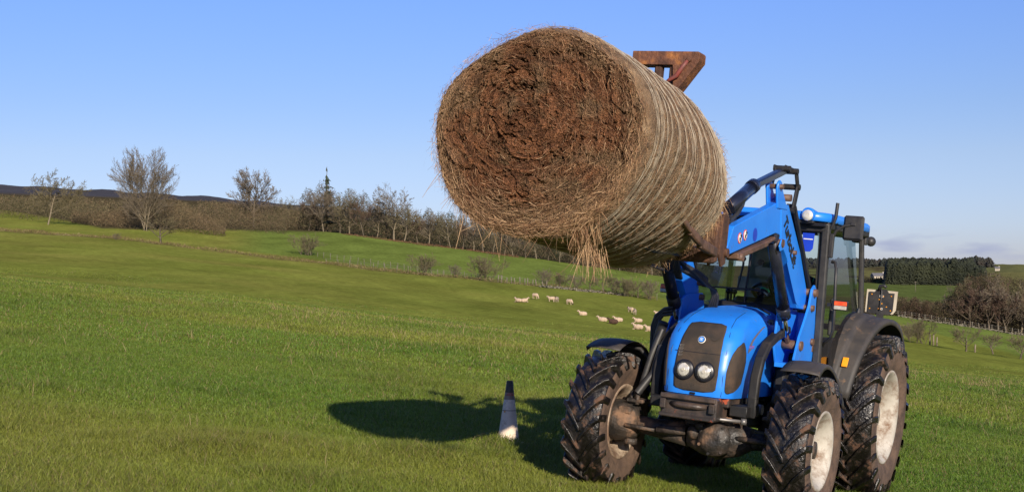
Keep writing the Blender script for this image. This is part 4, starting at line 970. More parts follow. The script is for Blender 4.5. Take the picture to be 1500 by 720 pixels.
    # levelling rail along the back of the leg
    m = MB(); m.bar((-.13, s*.575, 2.60), (-1.0, s*.575, 1.80), .02, .04); m.bar((-.15, s*.52, 2.62), (-.93, s*.52, 1.90), .05, .03); m.build('levelling_rod', M['black'], T)
# warning roundels and arm lettering on the left boom
lb = [o for o in T.children if o.name.startswith('loader_arm')][1]
for x in (1.17, 1.045):
    m = MB(); z = 2.235+(1.17-x)*.27
    m.tube([(x, .551, z), (x, .5535, z)], .043, 24); m.build('warning_sticker', M['stickerred'], lb, fix=False)
    m = MB(); m.tube([(x, .5535, z), (x, .5555, z)], .034, 24); m.build('warning_sticker', M['sticker'], lb, fix=False)
    m = MB(); m.bar((x-.02, .557, z+.022), (x+.015, .557, z-.02), .003, .012, (0, 1, 0)); m.bar((x+.02, .557, z+.0), (x-.005, .557, z-.028), .003, .010, (0, 1, 0)); m.ball((x-.005, .557, z+.024), .008, 8, 5); m.build('warning_sticker', M['ink'], lb, fix=False)
fc = bpy.data.curves.new('lettering', 'FONT'); fc.body = 'TurboLift'; fc.size = .150; fc.offset = .004; fc.shear = .12; fc.extrude = .0015; fc.space_character = .93; fc.materials.append(M['ink'])
fo = bpy.data.objects.new('lettering', fc); link(fo, lb)
a_ = np.array([.07, .5605, 2.49]); b_ = np.array([-.35, .5605, 2.12]); dx = b_-a_; Ln = np.linalg.norm(dx); dx /= Ln; zz_ = np.array([0, 1., 0]); yy_ = np.cross(zz_, dx)
a_ = a_-yy_*.050
fo.matrix_local = Matrix([[dx[i], yy_[i], zz_[i], a_[i]] for i in range(3)]+[[0, 0, 0, 1]]); fc.align_x = 'LEFT'
bpy.context.view_layer.update(); sx = fo.dimensions.x
lm_ = bpy.data.meshes.new_from_object(fo.evaluated_get(bpy.context.evaluated_depsgraph_get())); fm_ = fo.matrix_local.copy(); bpy.data.objects.remove(fo); fo = link(bpy.data.objects.new('lettering', lm_), lb); fo.matrix_local = fm_
if sx > 0: fo.scale = (Ln/sx, 1.0, 1)
# cross tube, hoses
m = MB(); m.cyl((1.22, -.455, 2.14), (1.22, .455, 2.14), .065, 20); m.build('cross_tube', M['blue'], T)
m = MB()
for k in range(4):
    o = .022*k
    m.tube([(1.0, -.30+o*.3, 2.24), (.5, -.40+o, 2.22-o), (.1, -.42+o, 2.14-o), (-.10, -.34+o, 1.98), (-.22, -.24+o, 1.93-o), (-.30, -.17+o*.8, 1.86-o*.4), (-.34, -.15+o*.7, 1.78), (-.38, -.19+o, 1.68), (-.5, -.32+o, 1.62), (-.7, -.40+o, 1.60-o)], .013, 7)
m.tube([(-.10, -.36, 2.0), (-.20, -.27, 1.95), (-.26, -.21, 1.90)], .045, 10)
for k in range(5):
    o = .02*k; m.tube([(.9, -.50+o, 2.20), (.40, -.47+o, 2.26), (.12, -.44+o, 2.14), (-.02, -.42+o, 1.98-.02*k), (-.10, -.42+o*.5, 1.90)], .010, 6)
m.tube([(.75, -.56, 2.10), (.2, -.60, 2.0), (-.05, -.50, 1.96), (-.12, -.42, 1.95)], .016, 7)
m.build('hoses', M['plastic'], T, fix=False)
m = MB()
for k in range(3):
    o = .03*k; m.tube([(-.3, -.50, 1.64-o), (-.3, -.58-o*.2, 1.62-o), (-.3, -.66+o*.4, 1.55-o), (-.3, -.685+o*.6, 1.45), (-.3, -.675+o, 1.30), (-.28, -.66+o, 1.15), (-.3, -.6, .95)], .016, 7)
m.tube([(-.1, -.5, 1.5), (-.14, -.56, 1.3), (-.16, -.52, 1.05), (-.2, -.46, .9)], .05, 8); m.tube([(0, -.62, .86), (-.02, -.55, 1.2), (-.1, -.5, 1.45)], .03, 8)
m.box((-.25, -.50, 1.12), (.16, .18, .45), bev=.03); m.tube([(.1, -.60, .86), (.02, -.50, 1.05), (-.02, -.46, 1.3)], .035, 8)
m.build('hoses', M['plastic'], T, fix=False)
m = MB()
for k in range(2): m.tube([(1.15, .46, 2.55), (1.05, .44, 2.46+.03*k), (1.0, .44, 2.38+.03*k), (1.08+.05*k, .45, 2.30), (1.3, .46, 2.26)], .014, 8)
for k in range(2): m.tube([(.98+.04*k, .50, 2.585), (1.0+.04*k, .49, 2.50), (1.1+.02*k, .49, 2.42), (1.28, .49, 2.36-.02*k)], .015, 8)
m.build('hoses', M['plastic'], T, fix=False)

# --- bale grab on the carriage
m = MB()
for s in (-1, 1):
    m.prism([(1.44, 2.02), (1.44, 2.36), (1.52, 2.42), (1.58, 2.36), (1.60, 2.08), (1.52, 1.99)], s*.530, s*.550); m.prism([(1.44, 2.02), (1.44, 2.36), (1.52, 2.42), (1.58, 2.36), (1.60, 2.08), (1.52, 1.99)], s*.435, s*.450)
    m.box((1.62, s*.46, 2.2), (.06, .16, .36), bev=.01); m.box((1.66, s*.46, 2.65), (.08, .08, 1.6), bev=.01) if False else m.box((1.64, s*.06, 2.75), (.07, .06, 1.46), bev=.01)
    m.cyl((1.47, s*.43, 2.10), (1.47, s*.575, 2.10), .035, 12)
m.box((1.64, 0, 2.06), (.10, 1.06, .11), bev=.015); m.box((1.62, 0, 2.46), (.08, .8, .10), bev=.015); m.box((1.64, 0, 3.30), (.06, .2, .06))
m.build('grab_frame', M['darkrust'], T, bevel=.004)
m = MB(); gx = 1.70
P_ = [(-.27, 3.575), (.265, 3.575), (.275, 3.56), (.275, 3.50), (.12, 3.28), (.085, 3.30), (.065, 3.47), (-.27, 3.47)]
V = [(gx, y, z) for y, z in P_]+[(gx-.14, y, z) for y, z in P_]; k = len(P_)
m.add(V, [(i, (i+1) % k, k+(i+1) % k, k+i) for i in range(k)]+[tuple(range(k)), tuple(range(k, 2*k))[::-1]]); m.cyl((gx-.01, .195, 3.51), (gx+.02, .195, 3.51), .020, 14)
gb = m.build('top_beam', M['rust'], T, bevel=.006)
m = MB(); m.tube([(gx+.02, .19, 3.50), (gx+.03, .16, 3.45), (gx+.03, .12, 3.385), (gx+.03, .07, 3.355), (gx+.03, .04, 3.33)], [.014, .018, .018, .015, .012], 8); m.build('latch_lever', mat('red_lever', [(.22, .04, .03), (.14, .05, .04)], .6, 20), gb)
# curved tines that cradle the bale
for s in (-1, 1):
    m = MB(); 
    m.bar((1.62, s*.52, 2.09), (2.05, s*.555, 2.13), .05, .075, bev=.01); m.bar((2.0, s*.555, 2.125), (2.28, s*.56, 2.20), .045, .065, bev=.01); m.bar((2.25, s*.56, 2.19), (2.49, s*.555, 2.285), .04, .045, bev=.008)
    m.build('tine', M['browncoat'], T, bevel=.003)
    m = MB(); m.tube([(1.6, s*.30, 2.08), (2.3, s*.30, 2.06), (2.9, s*.30, 2.10)], [.04, .035, .015], 10); m.build('tine', M['black'], T)
    

# --- mudguards and rear fenders
def arc_sheet(cx, cz, R, a0, a1, y0f, y1f, lip=.03, n=22, lipin=0.0, ny=4, rise=0.0):
    m = MB()
    def fn(u, v):
        a = math.radians(a0+(a1-a0)*u); y0, y1 = y0f(u), y1f(u)
        y = y0+(y1-y0)*v; r = R+rise*math.sin(math.pi*v)
        return (cx+r*math.cos(a), y, cz+r*math.sin(a))
    m.grid(fn, n, ny)
    if lip: m.grid(lambda u, v: (cx+(R-lip*v)*math.cos(math.radians(a0+(a1-a0)*u)), y1f(u)+.004*v, cz+(R-lip*v)*math.sin(math.radians(a0+(a1-a0)*u))), n, 1)
    if lipin: m.grid(lambda u, v: (cx+(R-lipin*v)*math.cos(math.radians(a0+(a1-a0)*u)), y0f(u), cz+(R-lipin*v)*math.sin(math.radians(a0+(a1-a0)*u))), n, 1)
    return m
for s in (-1, 1):
    m = arc_sheet(-.02, .60, .70, 62, 152, lambda u: s*.72, lambda u: s*(1.04-.03*math.sin(math.pi*u)), .035, rise=.012)
    o = m.build('mudguard', M['fender'], T, solid=.008)
    m = MB(); m.tube([(-.28, s*.60, .80), (-.30, s*.63, 1.10), (-.24, s*.75, 1.235), (-.22, s*.95, 1.25)], .02, 8); m.build('bracket', M['black'], o)
    # rear fender
    yo = lambda u: s*float(np.interp(u, [0, .25, .5, .7, 1], [.86, .92, .98, 1.01, 1.01])); yi = lambda u: s*float(np.interp(u, [0, .3, 1], [.60, .62, .62]))
    m = arc_sheet(-2.36, .80, .955, 172, 14, lambda u: s*.60, lambda u: yo(u), .0) if False else MB()
    A0, A1 = 10, 158
    def rr_(a): return float(np.interp(a, [0, 30, 60, 90, 120, 158], [.96, .955, .945, .95, .955, .93]))
    def fp(u, v, dr=0):
        a = A0+(A1-A0)*u; y = yi(u)+(yo(u)-yi(u))*v; r = rr_(a)-dr+.022*(1-v)*(1 if v < .99 else 0); ar = math.radians(a)
        return (-2.38+r*math.cos(ar), y, .80+r*math.sin(ar))
    m.grid(lambda u, v: fp(u, .46*v), 34, 4); m.grid(lambda u, v: fp(u, .46+.54*v, .018), 34, 5); m.grid(lambda u, v: fp(u, .46, .018*v), 34, 1)
    def lipf(u, v): p = fp(u, 1, .018+.05*v); return (p[0], p[1]+s*.004*v, p[2])
    m.grid(lipf, 34, 1)
    fd = m.build('fender', M['fender'], T, solid=.010)
    m = MB(); ar = math.radians(22); p = fp(.14, .62); m.box((p[0]+.008, p[1], p[2]), (.018, .055, .10), np.array(Matrix.Rotation(-math.radians(31), 3, 'Y')), bev=.004); rf_ = m.build('reflector', M['orange'], fd)
    if True: continue
    m = MB(); p = fp(.14, .40); m.box((p[0]+.006, p[1]+.0, p[2]-.01), (.012, .02, .11), np.array(Matrix.Rotation(-math.radians(31), 3, 'Y'))); m.build('reflector', M['orange'], fd)

# --- cab
GR = M['plastic']
m = MB()
def pill(a, b, w1, w2, **k): m.bar(a, b, w1, w2, (0, 1, 0) if 'up' not in k else k['up'], .012)
for s in (-1, 1):
    pill((-1.02, s*.66, 1.02), (-.98, s*.635, 2.54), .07, .075)          # front
    pill((-2.34, s*.70, 1.72), (-2.22, s*.655, 2.55), .05, .05)            # rear
    pill((-1.62, s*.70, 1.05), (-1.62, s*.70, 1.0), .05, .05)
    m.bar((-1.02, s*.66, 1.06), (-1.70, s*.70, 1.02), .05, .08, bev=.01)
    m.bar((-.98, s*.635, 2.52), (-2.26, s*.70, 2.55), .05, .07, bev=.01)
m.bar((-.98, -.64, 2.50), (-.98, .64, 2.50), .07, .09, bev=.012); m.bar((-2.28, -.70, 2.54), (-2.28, .70, 2.54), .06, .07); m.bar((-2.4, -.72, 1.60), (-2.4, .72, 1.60), .06, .06)
m.bar((-1.0, -.66, 1.62), (-1.0, -.30, 1.62), .03, .04); m.bar((-1.0, .34, 1.56), (-1.0, .62, 1.56), .035, .035)
m.box((-1.7, 0, 1.0), (1.4, 1.26, .12), bev=.02); m.box((-2.1, 0, 1.12), (.7, 1.22, .3), bev=.02)
for s in (-1, 1): m.bar((-1.0, s*.60, 1.56), (-1.0, s*.585, 2.46), .028, .028)
m.bar((-2.30, .68, 1.62), (-2.38, .69, 1.80), .05, .16, bev=.02)
m.box((-2.26, .69, 2.49), (.08, .04, .10), bev=.01)
m.build('cab_frame', GR, T, bevel=.004)
def sheet(name, pts, matl, parent=None, th_=0.0):
    me = MB().add(pts, [tuple(range(len(pts)))]); return me.build(name, matl, parent or T, fix=False, solid=th_)
sheet('windscreen', [(-.985, -.60, 1.63), (-.985, -.34, 1.69), (-.985, 0, 1.74), (-.985, .34, 1.66), (-.985, .60, 1.58), (-.965, .585, 2.46), (-.965, -.585, 2.46)], M['glass'])
for s in (1, -1):
    sheet('front_glass', [(-1.0, s*.37, 1.12), (-1.0, s*.595, 1.12), (-1.0, s*.60, 1.54), (-1.0, s*.37, 1.54)], M['glass'])
    gy = lambda x, z: s*(.715-.040*(x+2.35)-.14*(z-1.1)/1.4+.02); dpt = [(x, gy(x, z), z) for x, z in [(-1.06, 1.08), (-1.40, 1.07)]+[(-2.38+.98*math.cos(math.radians(a)), .80+.98*math.sin(math.radians(a))) for a in (30, 45, 60, 75, 88)]+[(-2.24, 2.50), (-1.02, 2.49)]]
    dg = sheet('door', dpt, M['sideglass'])
    m = MB(); P2 = [(-1.14, .70, 2.20), (-1.12, .735, 2.195), (-1.06, .765, 2.14), (-1.05, .775, 2.0), (-1.07, .785, 1.75), (-1.09, .785, 1.58), (-1.12, .76, 1.51), (-1.16, .70, 1.46), (-1.2, .68, 1.43)]
    m.tube([(x+.10, s*y, z) for x, y, z in P2], .014, 10); hnd = m.build('handle', M['plastic'], dg, fix=False)
    m = MB(); m.box((-1.22, s*.70, 1.70), (.10, .03, .34), bev=.01); m.build('handle', M['plastic'], dg)
sheet('rear_window', [(-2.36, -.70, 1.66), (-2.36, .70, 1.66), (-2.24, .67, 2.50), (-2.24, -.67, 2.50)], M['glass'])
# roof
m = MB()
def roof(u, v):
    a = 2*math.pi*u; c, s_ = math.cos(a), math.sin(a); ex = .28
    px = math.copysign(abs(c)**ex, c); py = math.copysign(abs(s_)**ex, s_)
    x = -1.64+px*.80; wy = .69+.055*(1-px)/2
    k = [(.985, 2.548), (1.0, 2.556), (1.0, 2.612), (.975, 2.630), (.6, 2.648), (.0, 2.655)][int(round(v*5))]
    bulge = 1+.02*max(0, px)
    return (-1.64+px*.80*k[0]*bulge, py*wy*k[0], k[1]+.018*(1-px)/2)
m.grid(roof, 64, 5); rf = m.build('roof', M['blue'], T)
m = MB(); m.box((-1.64, 0, 2.52), (1.5, 1.28, .03)); m.build('headliner', M['ink'], rf)
m = MB(); m.box((-.93, 0, 2.535), (.20, 1.1, .03), bev=.01); m.box((-2.40, .60, 2.50), (.14, .16, .07), bev=.02); m.ball((-2.44, .70, 2.49), (.06, .05, .05), 12, 8); m.build('roof_trim', M['plastic'], rf)
for s in (-1, 1):
    m = MB(); m.tube([(-1.2, s*.50, 2.60), (-.86, s*.50, 2.605), (-.815, s*.50, 2.60), (-.80, s*.50, 2.598)], [.04, .058, .062, .056], 28); m.build('lamp_housing', M['blue'], rf)
    m = MB(); m.tube([(-.805, s*.50, 2.59), (-.790, s*.50, 2.59), (-.785, s*.50, 2.59)], [.052, .048, .02], 26); m.build('work_lamp', M['lampbright'], rf)
# blue strip on the front glass, wiper, glass stickers
m = MB(); m.prism([(0, 0), (0, 0)], 0, 0) if False else None
m = MB(); P_ = [(.43, 2.44), (.54, 2.44), (.535, 2.30), (.51, 2.272), (.47, 2.27), (.44, 2.30)]; m.add([(-.955, y, z) for y, z in P_], [tuple(range(6))]); so = m.build('sun_sticker', M['deepblue'], T, fix=False, solid=.004)
MB().box((-.950, .485, 2.385), (.003, .085, .008)).build('sticker_line', M['sticker'], so)
m = MB(); m.box((-.975, .0, 2.455), (.012, 1.12, .05)); m.build('sun_visor', M['ink'], T)
m = MB(); m.tube([(-.95, -.48, 1.865), (-.945, -.02, 1.88), (-.95, .12, 1.87)], .008, 6); m.build('screen_bar', M['ink'], T, fix=False); m = MB(); m.tube([(-.94, -.10, 2.15), (-.945, -.10, 2.10), (-.95, -.13, 1.90), (-.96, -.14, 1.86)], [.012, .011, .009, .009], 8); m.ball((-.94, -.10, 2.155), .024, 10, 7); m.build('outside_lever', M['ink'], T, fix=False); m = MB()
m.bar((-.95, -.03, 2.36), (-.95, -.03, 2.22), .03, .04); m.tube([(-.95, -.03, 2.24), (-.955, -.055, 1.9), (-.96, -.06, 1.75)], .010, 6); m.build('wiper', M['ink'], T, fix=False)
m = MB()
for i in range(5): m.box((-.958, -.345-.004*i, 2.12-.028*i), (.002, .035, .010)); 
m.box((-.958, -.325, 2.06), (.002, .006, .13)); m.box((-.958, -.285, 2.135), (.002, .05, .006), np.array(Matrix.Rotation(.5, 3, 'X'))); m.build('glass_sticker', M['galv'], T, fix=False)
# mirrors, indicator
for s in (1, -1):
    mr = empty('mirror', (-.98, s*.70, 2.40), parent=T)
    m = MB(); m.tube([(0, 0, .02), (.01, s*.03, .08), (.01, s*.10, .13), (0, s*.17, .145)], .014, 10); m.box((0, -s*.005, -.06), (.05, .04, .22), bev=.008); m.box((.004, s*.175, .148), (.03, .05, .03), bev=.006)
    m.tube([(.01, -s*.02, .10), (.02, s*.0, .14), (.02, s*.015, .20), (.02, s*.02, .33)], [.012, .013, .016, .016], 10); m.build('arm', M['plastic'], mr, fix=False)
    m = MB(); m.box((-.02, s*.175, .115), (.035, .185, .225), bev=.022); m.box((.0, s*.175, .115), (.012, .15, .19), bev=.004); m.build('housing', M['plastic'], mr)
    m = MB(); m.box((-.040, s*.175, .115), (.004, .155, .195)); m.build('mirror_glass', M['chrome'], mr)
    il = empty('indicator', (-.97, s*.83, 1.81), parent=T)
    m = MB(); m.box((0, 0, 0), (.05, .145, .085), bev=.008); m.box((-.01, -s*.09, 0), (.03, .05, .03)); m.build('housing', M['ink'], il)
    MB().box((.027, s*.01, .018), (.012, .115, .038), bev=.004).build('lens', M['redlens'], il); MB().box((.027, s*.01, -.020), (.012, .115, .034), bev=.004).build('lens', M['clearlens'], il)
# rear light board on its bracket
lb_ = empty('light_board', (-3.0, .735, 1.92), parent=T); lb_.rotation_euler = (0, 0, 0)
m = MB(); P_ = [(-.160, -.130), (.125, -.130), (.152, -.09), (.156, .108), (-.160, .108)]
m.add([(-.02, y, z) for y, z in P_], [tuple(range(5))]); m.build('board', M['white'], lb_, fix=False, solid=.012)
m = MB(); P_ = [(-.13, -.14), (.095, -.14), (.125, -.10), (.128, .085), (.07, .085), (.045, .12), (-.045, .12), (-.075, .085), (-.13, .085)]
m.add([(0, y, z) for y, z in P_], [tuple(range(9))]); m.tube([(.01, -.03, .11), (.02, -.02, .15), (.02, .02, .155), (.02, .04, .14)], .014, 8); m.tube([(.01, -.015, .13), (.015, 0, .09), (.012, -.004, -.05), (.01, -.01, -.1)], .005, 6)
m.box((.0, 0, -.20), (.04, .06, .14)); m.box((.3, -.03, -.26), (.62, .06, .05)); m.build('backplate', M['plastic'], lb_, fix=False, solid=.008)
m = MB()
for y, z in ((-.1, .06), (.1, .055), (-.11, -.09), (.105, -.095), (-.01, .04), (.02, .045), (-.02, -.085), (.0, -.085), (.06, -.06), (.01, -.03), (-.02, .01)): m.box((.008, y, z), (.006, .010, .010))
m.build('bolt', M['orange'], lb_)
m = MB()
for zc in (.045, -.085):
    for y in (-.012, .012):
        for dy, dz in ((-.007, 0), (.007, 0), (0, -.009), (0, .009)): m.box((.007, y+dy, zc+dz), (.004, .003 if dy else .014, .018 if dy else .003))
m.build('mark', M['sticker'], lb_)
# interior
m = MB(); m.box((-1.95, .08, 1.42), (.48, .50, .14), bev=.05); m.bar((-2.17, .08, 1.45), (-2.27, .08, 2.05), .46, .12, (0, 1, 0), .05); m.box((-1.98, .08, 1.22), (.35, .35, .28), bev=.04); m.build('seat', M['seat'], T)
m = MB(); m.box((-1.14, 0, 1.55), (.26, .62, .42), bev=.06); m.box((-1.20, 0, 1.76), (.22, .46, .10), bev=.04); m.tube([(-1.22, .08, 1.62), (-1.36, .08, 1.83)], .035, 10); m.build('dashboard', M['plastic'], T)
m = MB(); R_ = .20; cx3 = np.array([-1.38, .08, 1.86]); ax = np.array([-.45, 0, .89]); e1 = np.array([0, 1., 0]); e2 = np.cross(ax, e1)
m.tube([cx3+R_*(math.cos(a)*e1+math.sin(a)*e2) for a in np.linspace(0, 2*math.pi, 29)], .016, 8, cap=False)
for a in (.5, 2.6, 4.7): m.tube([cx3-ax*.03, cx3+R_*(math.cos(a)*e1+math.sin(a)*e2)], .012, 6)
m.cyl(cx3-ax*.05, cx3, .05, 14); m.build('steering_wheel', M['ink'], T, fix=False)
m = MB(); m.box((-1.9, -.48, 1.45), (.7, .20, .42), bev=.05); m.box((-2.33, -.35, 2.05), (.04, .30, .72)) ; m.box((-1.15, -.16, 1.93), (.03, .09, .14), bev=.01); m.box((-1.9, .52, 1.35), (.6, .12, .3), bev=.04); m.build('console', M['interior'], T)
m = MB()
for i, x in enumerate((-1.65, -1.75, -1.85)): m.tube([(x, -.46, 1.62), (x+.03, -.45, 1.84)], .012, 6); m.ball((x+.03, -.45, 1.85), .028, 8, 6)
m.build('lever', M['ink'], T, fix=False)
m = MB()
for y in (-.34, .0): m.cyl((-2.30, y-.02, 2.18), (-2.28, y-.02, 2.18), .035, 14)
m.build('vent', M['ink'], T)

# ------------------------------------------------------------------ driver (seated at the wheel, seen through the glass)
def person():
    me = bpy.data.meshes.new('person'); J = {}; vs = []; es = []; rad_ = []
    def j(name, p, r, par=None):
        J[name] = len(vs); vs.append(p); rad_.append(r)
        if par: es.append((J[par], J[name]))
    j('pel', (-2.0, .08, 1.56), .15)
    j('sp1', (-2.03, .08, 1.72), .14, 'pel'); j('sp2', (-2.02, .08, 1.90), .16, 'sp1'); j('chest', (-1.98, .08, 2.03), .15, 'sp2'); j('neck', (-1.95, .08, 2.12), .062, 'chest')
    j('hd0', (-1.925, .08, 2.19), .075, 'neck'); j('hd1', (-1.91, .08, 2.26), .092, 'hd0'); j('hd2', (-1.92, .08, 2.33), .085, 'hd1'); j('nose', (-1.805, .08, 2.25), .016, 'hd1')
    for s, n in ((-1, 'r'), (1, 'l')):
        j('sh'+n, (-1.97, .08+s*.19, 2.01), .072, 'chest'); j('el'+n, (-1.78, .08+s*.25, 1.80), .048, 'sh'+n); j('wr'+n, (-1.52, .08+s*.19, 1.86), .030, 'el'+n); j('pa'+n, (-1.45, .08+s*.185, 1.89), .034, 'wr'+n)
        for f in range(4):
            b = (-1.41, .08+s*(.155+.021*f), 1.90-.004*f); L = [.07, .078, .072, .056][f]
            j(f'f{f}a'+n, b, .010, 'pa'+n); j(f'f{f}b'+n, (b[0]+L*.45, b[1], b[2]-.005), .009, f'f{f}a'+n); j(f'f{f}c'+n, (b[0]+L*.6, b[1], b[2]-.04), .008, f'f{f}b'+n)
        j('tha'+n, (-1.44, .08+s*.15, 1.87), .011, 'pa'+n); j('thb'+n, (-1.40, .08+s*.14, 1.85), .009, 'tha'+n)
        j('hip'+n, (-1.92, .08+s*.10, 1.54), .10, 'pel'); j('kn'+n, (-1.50, .08+s*.15, 1.56), .070, 'hip'+n); j('an'+n, (-1.38, .08+s*.15, 1.16), .045, 'kn'+n); j('to'+n, (-1.22, .08+s*.16, 1.10), .040, 'an'+n)
    me.from_pydata(vs, es, []); o = bpy.data.objects.new('person', me); COL.objects.link(o)
    sk = o.modifiers.new('skin', 'SKIN'); sk.use_smooth_shade = True
    for i, r in enumerate(rad_): me.skin_vertices[0].data[i].radius = (r, r*(1.0 if i not in (1, 2, 3) else 1.15)); me.skin_vertices[0].data[i].use_root = (i == 0)
    o.modifiers.new('sub', 'SUBSURF').levels = 2; o.modifiers['sub'].render_levels = 2
    return o
M['overall'] = mat('navy_overall', [(0.008, 0.012, 0.035), (0.015, 0.02, 0.05)], .85, 12); M['skin'] = mat('skin', [(0.42, 0.22, 0.15), (0.48, 0.26, 0.18)], .55, 12)
m_ = bpy.data.materials.new('overall_and_skin'); m_.use_nodes = True; t_ = m_.node_tree; b_ = t_.nodes['Principled BSDF']; b_.inputs['Roughness'].default_value = .75
c_ = t_.nodes.new('ShaderNodeTexCoord'); s_ = t_.nodes.new('ShaderNodeSeparateXYZ'); t_.links.new(c_.outputs['Object'], s_.inputs[0])
def mth(op, a, v):
    q = t_.nodes.new('ShaderNodeMath'); q.operation = op
    for i, z in enumerate((a, v)):
        if isinstance(z, (int, float)): q.inputs[i].default_value = z
        else: t_.links.new(z, q.inputs[i])
    return q.outputs[0]
f_ = mth('MAXIMUM', mth('GREATER_THAN', s_.outputs['Z'], 2.135), mth('MULTIPLY', mth('GREATER_THAN', s_.outputs['X'], -1.525), mth('GREATER_THAN', s_.outputs['Z'], 1.75)))
x_ = t_.nodes.new('ShaderNodeMix'); x_.data_type = 'RGBA'; x_.inputs['A'].default_value = (.010, .014, .042, 1); x_.inputs['B'].default_value = (.42, .23, .16, 1); t_.links.new(f_, x_.inputs['Factor']); t_.links.new(x_.outputs['Result'], b_.inputs['Base Color'])
dr = person(); dr.data.materials.append(m_); dr.matrix_world = TM; tag(dr, 'seated driver in dark navy overalls with green and white stripes holding the steering wheel', 'person')
m = MB(); m.ball((-1.925, .08, 2.335), (.105, .092, .075), 18, 10); m.box((-1.83, .08, 2.325), (.09, .14, .014), bev=.005); m.build('cap', M['overall'], dr)
m = MB()
for s in (-1, 1):
    m.ball((-1.822, .08+s*.032, 2.275), (.010, .013, .008), 8, 6)
m.build('eyes', M['ink'], dr); m = MB(); m.box((-1.826, .08, 2.205), (.01, .045, .006)); m.build('mouth', M['stickerred'], dr)
m = MB()
for s in (-1, 1): m.ball((-1.92, .08+s*.092, 2.26), (.018, .010, .030), 8, 6)
m.build('ears', M['skin'], dr)
m = MB()
gm = mat('green_stripe', [(.02, .45, .18), (.03, .5, .22)], .5, 5)
for s in (-1, 1):
    a, b = np.array((-1.97, .08+s*.19, 2.01)), np.array((-1.78, .08+s*.25, 1.80)); 
    c = a*.35+b*.65; d = (b-a)/np.linalg.norm(b-a); m.tube([c-d*.012, c+d*.012], .064, 16, cap=False)
m.tube([(-1.93, .08-.12, 2.0), (-1.865, .08-.02, 1.96)], .008, 6); m.tube([(-1.95, .29, 2.06), (-1.90, .30, 2.02)], .008, 6)
m.build('stripe', gm, dr, fix=False)
m = MB(); 
for s in (-1, 1):
    a, b = np.array((-1.97, .08+s*.19, 2.01)), np.array((-1.78, .08+s*.25, 1.80)); c = a*.2+b*.8; d = (b-a)/np.linalg.norm(b-a); m.tube([c-d*.010, c+d*.010], .060, 16, cap=False)
m.build('stripe', M['sticker'], dr, fix=False)

# ------------------------------------------------------------------ hay bale, held by the grab
BR0, BL = .692, 1.90                       # radius, length
bale = bpy.data.objects.new('hay_bale', None); COL.objects.link(bale)
bc = Vector((3.66, -.015, 2.675))            # centre of the front face in tractor axes
bale.matrix_world = TM @ Matrix.Translation(bc) @ Matrix.Rotation(math.radians(2.2), 4, 'Z') @ Matrix.Rotation(math.radians(-3.3), 4, 'Y')
tag(bale, 'big round brown hay bale bound with pale string, held up high by the loader', 'hay bale')
R3 = np.random.default_rng(99)
RYH, RZV = 1.09, 1.0                        # a slightly sagged, wider-than-tall roll
def brad(a, x):
    """radius of the roll at angle a (from +y towards +z) and distance x behind the face"""
    a = np.asarray(a, float); x = np.asarray(x, float)
    r = BR0+.012*np.sin(2*a+1)+.010*np.sin(5*a+x*2)+.030*(fbm(np.cos(a)*2+7., np.sin(a)*2+x*3+3., 3)-.5)
    e = np.minimum(x/.14, 1); r = r-.050*(1-e)**2-.018*np.maximum(0, -np.sin(a))
    return r-.085*np.clip((x-(BL-.60))/.60, 0, 1)**1.8*(.75+.35*np.sin(a))
na, nx = 260, 110
AA, XX_ = np.meshgrid(2*math.pi*np.arange(na)/na, BL*np.arange(nx+1)/nx); RR_ = brad(AA, XX_)+.004*R3.normal(size=AA.shape)+.012*(fbm(AA*6, XX_*30, 3)-.5)
V = np.stack([-XX_, RR_*np.cos(AA)*RYH, RR_*np.sin(AA)*RZV], -1)
Fq = [(i*na+j, (i+1)*na+j, (i+1)*na+(j+1) % na, i*na+(j+1) % na) for i in range(nx) for j in range(na)]
M['hay'] = mat('hay_wrapped', [(0.085, 0.052, 0.028), (0.19, 0.122, 0.068), (0.29, 0.20, 0.115)], .9, 7, pos=(.3, .7), bump=1.0, bscale=90)
M['hayface'] = mat('hay_face', [(0.030, 0.013, 0.007), (0.115, 0.050, 0.025), (0.175, 0.082, 0.042), (0.25, 0.14, 0.075)], .95, 4.5, pos=(.32, .74), bump=1.0, bscale=55, distort=.8, detail=11)
mesh_np('hay_roll', V, Fq, M['hay'], bale, smooth=True)
M['hayend'] = mat_attr('hay_end_grain', .95, noise=(38, .62, 1.38), spec=.08, bump=1.0, bscale=90)
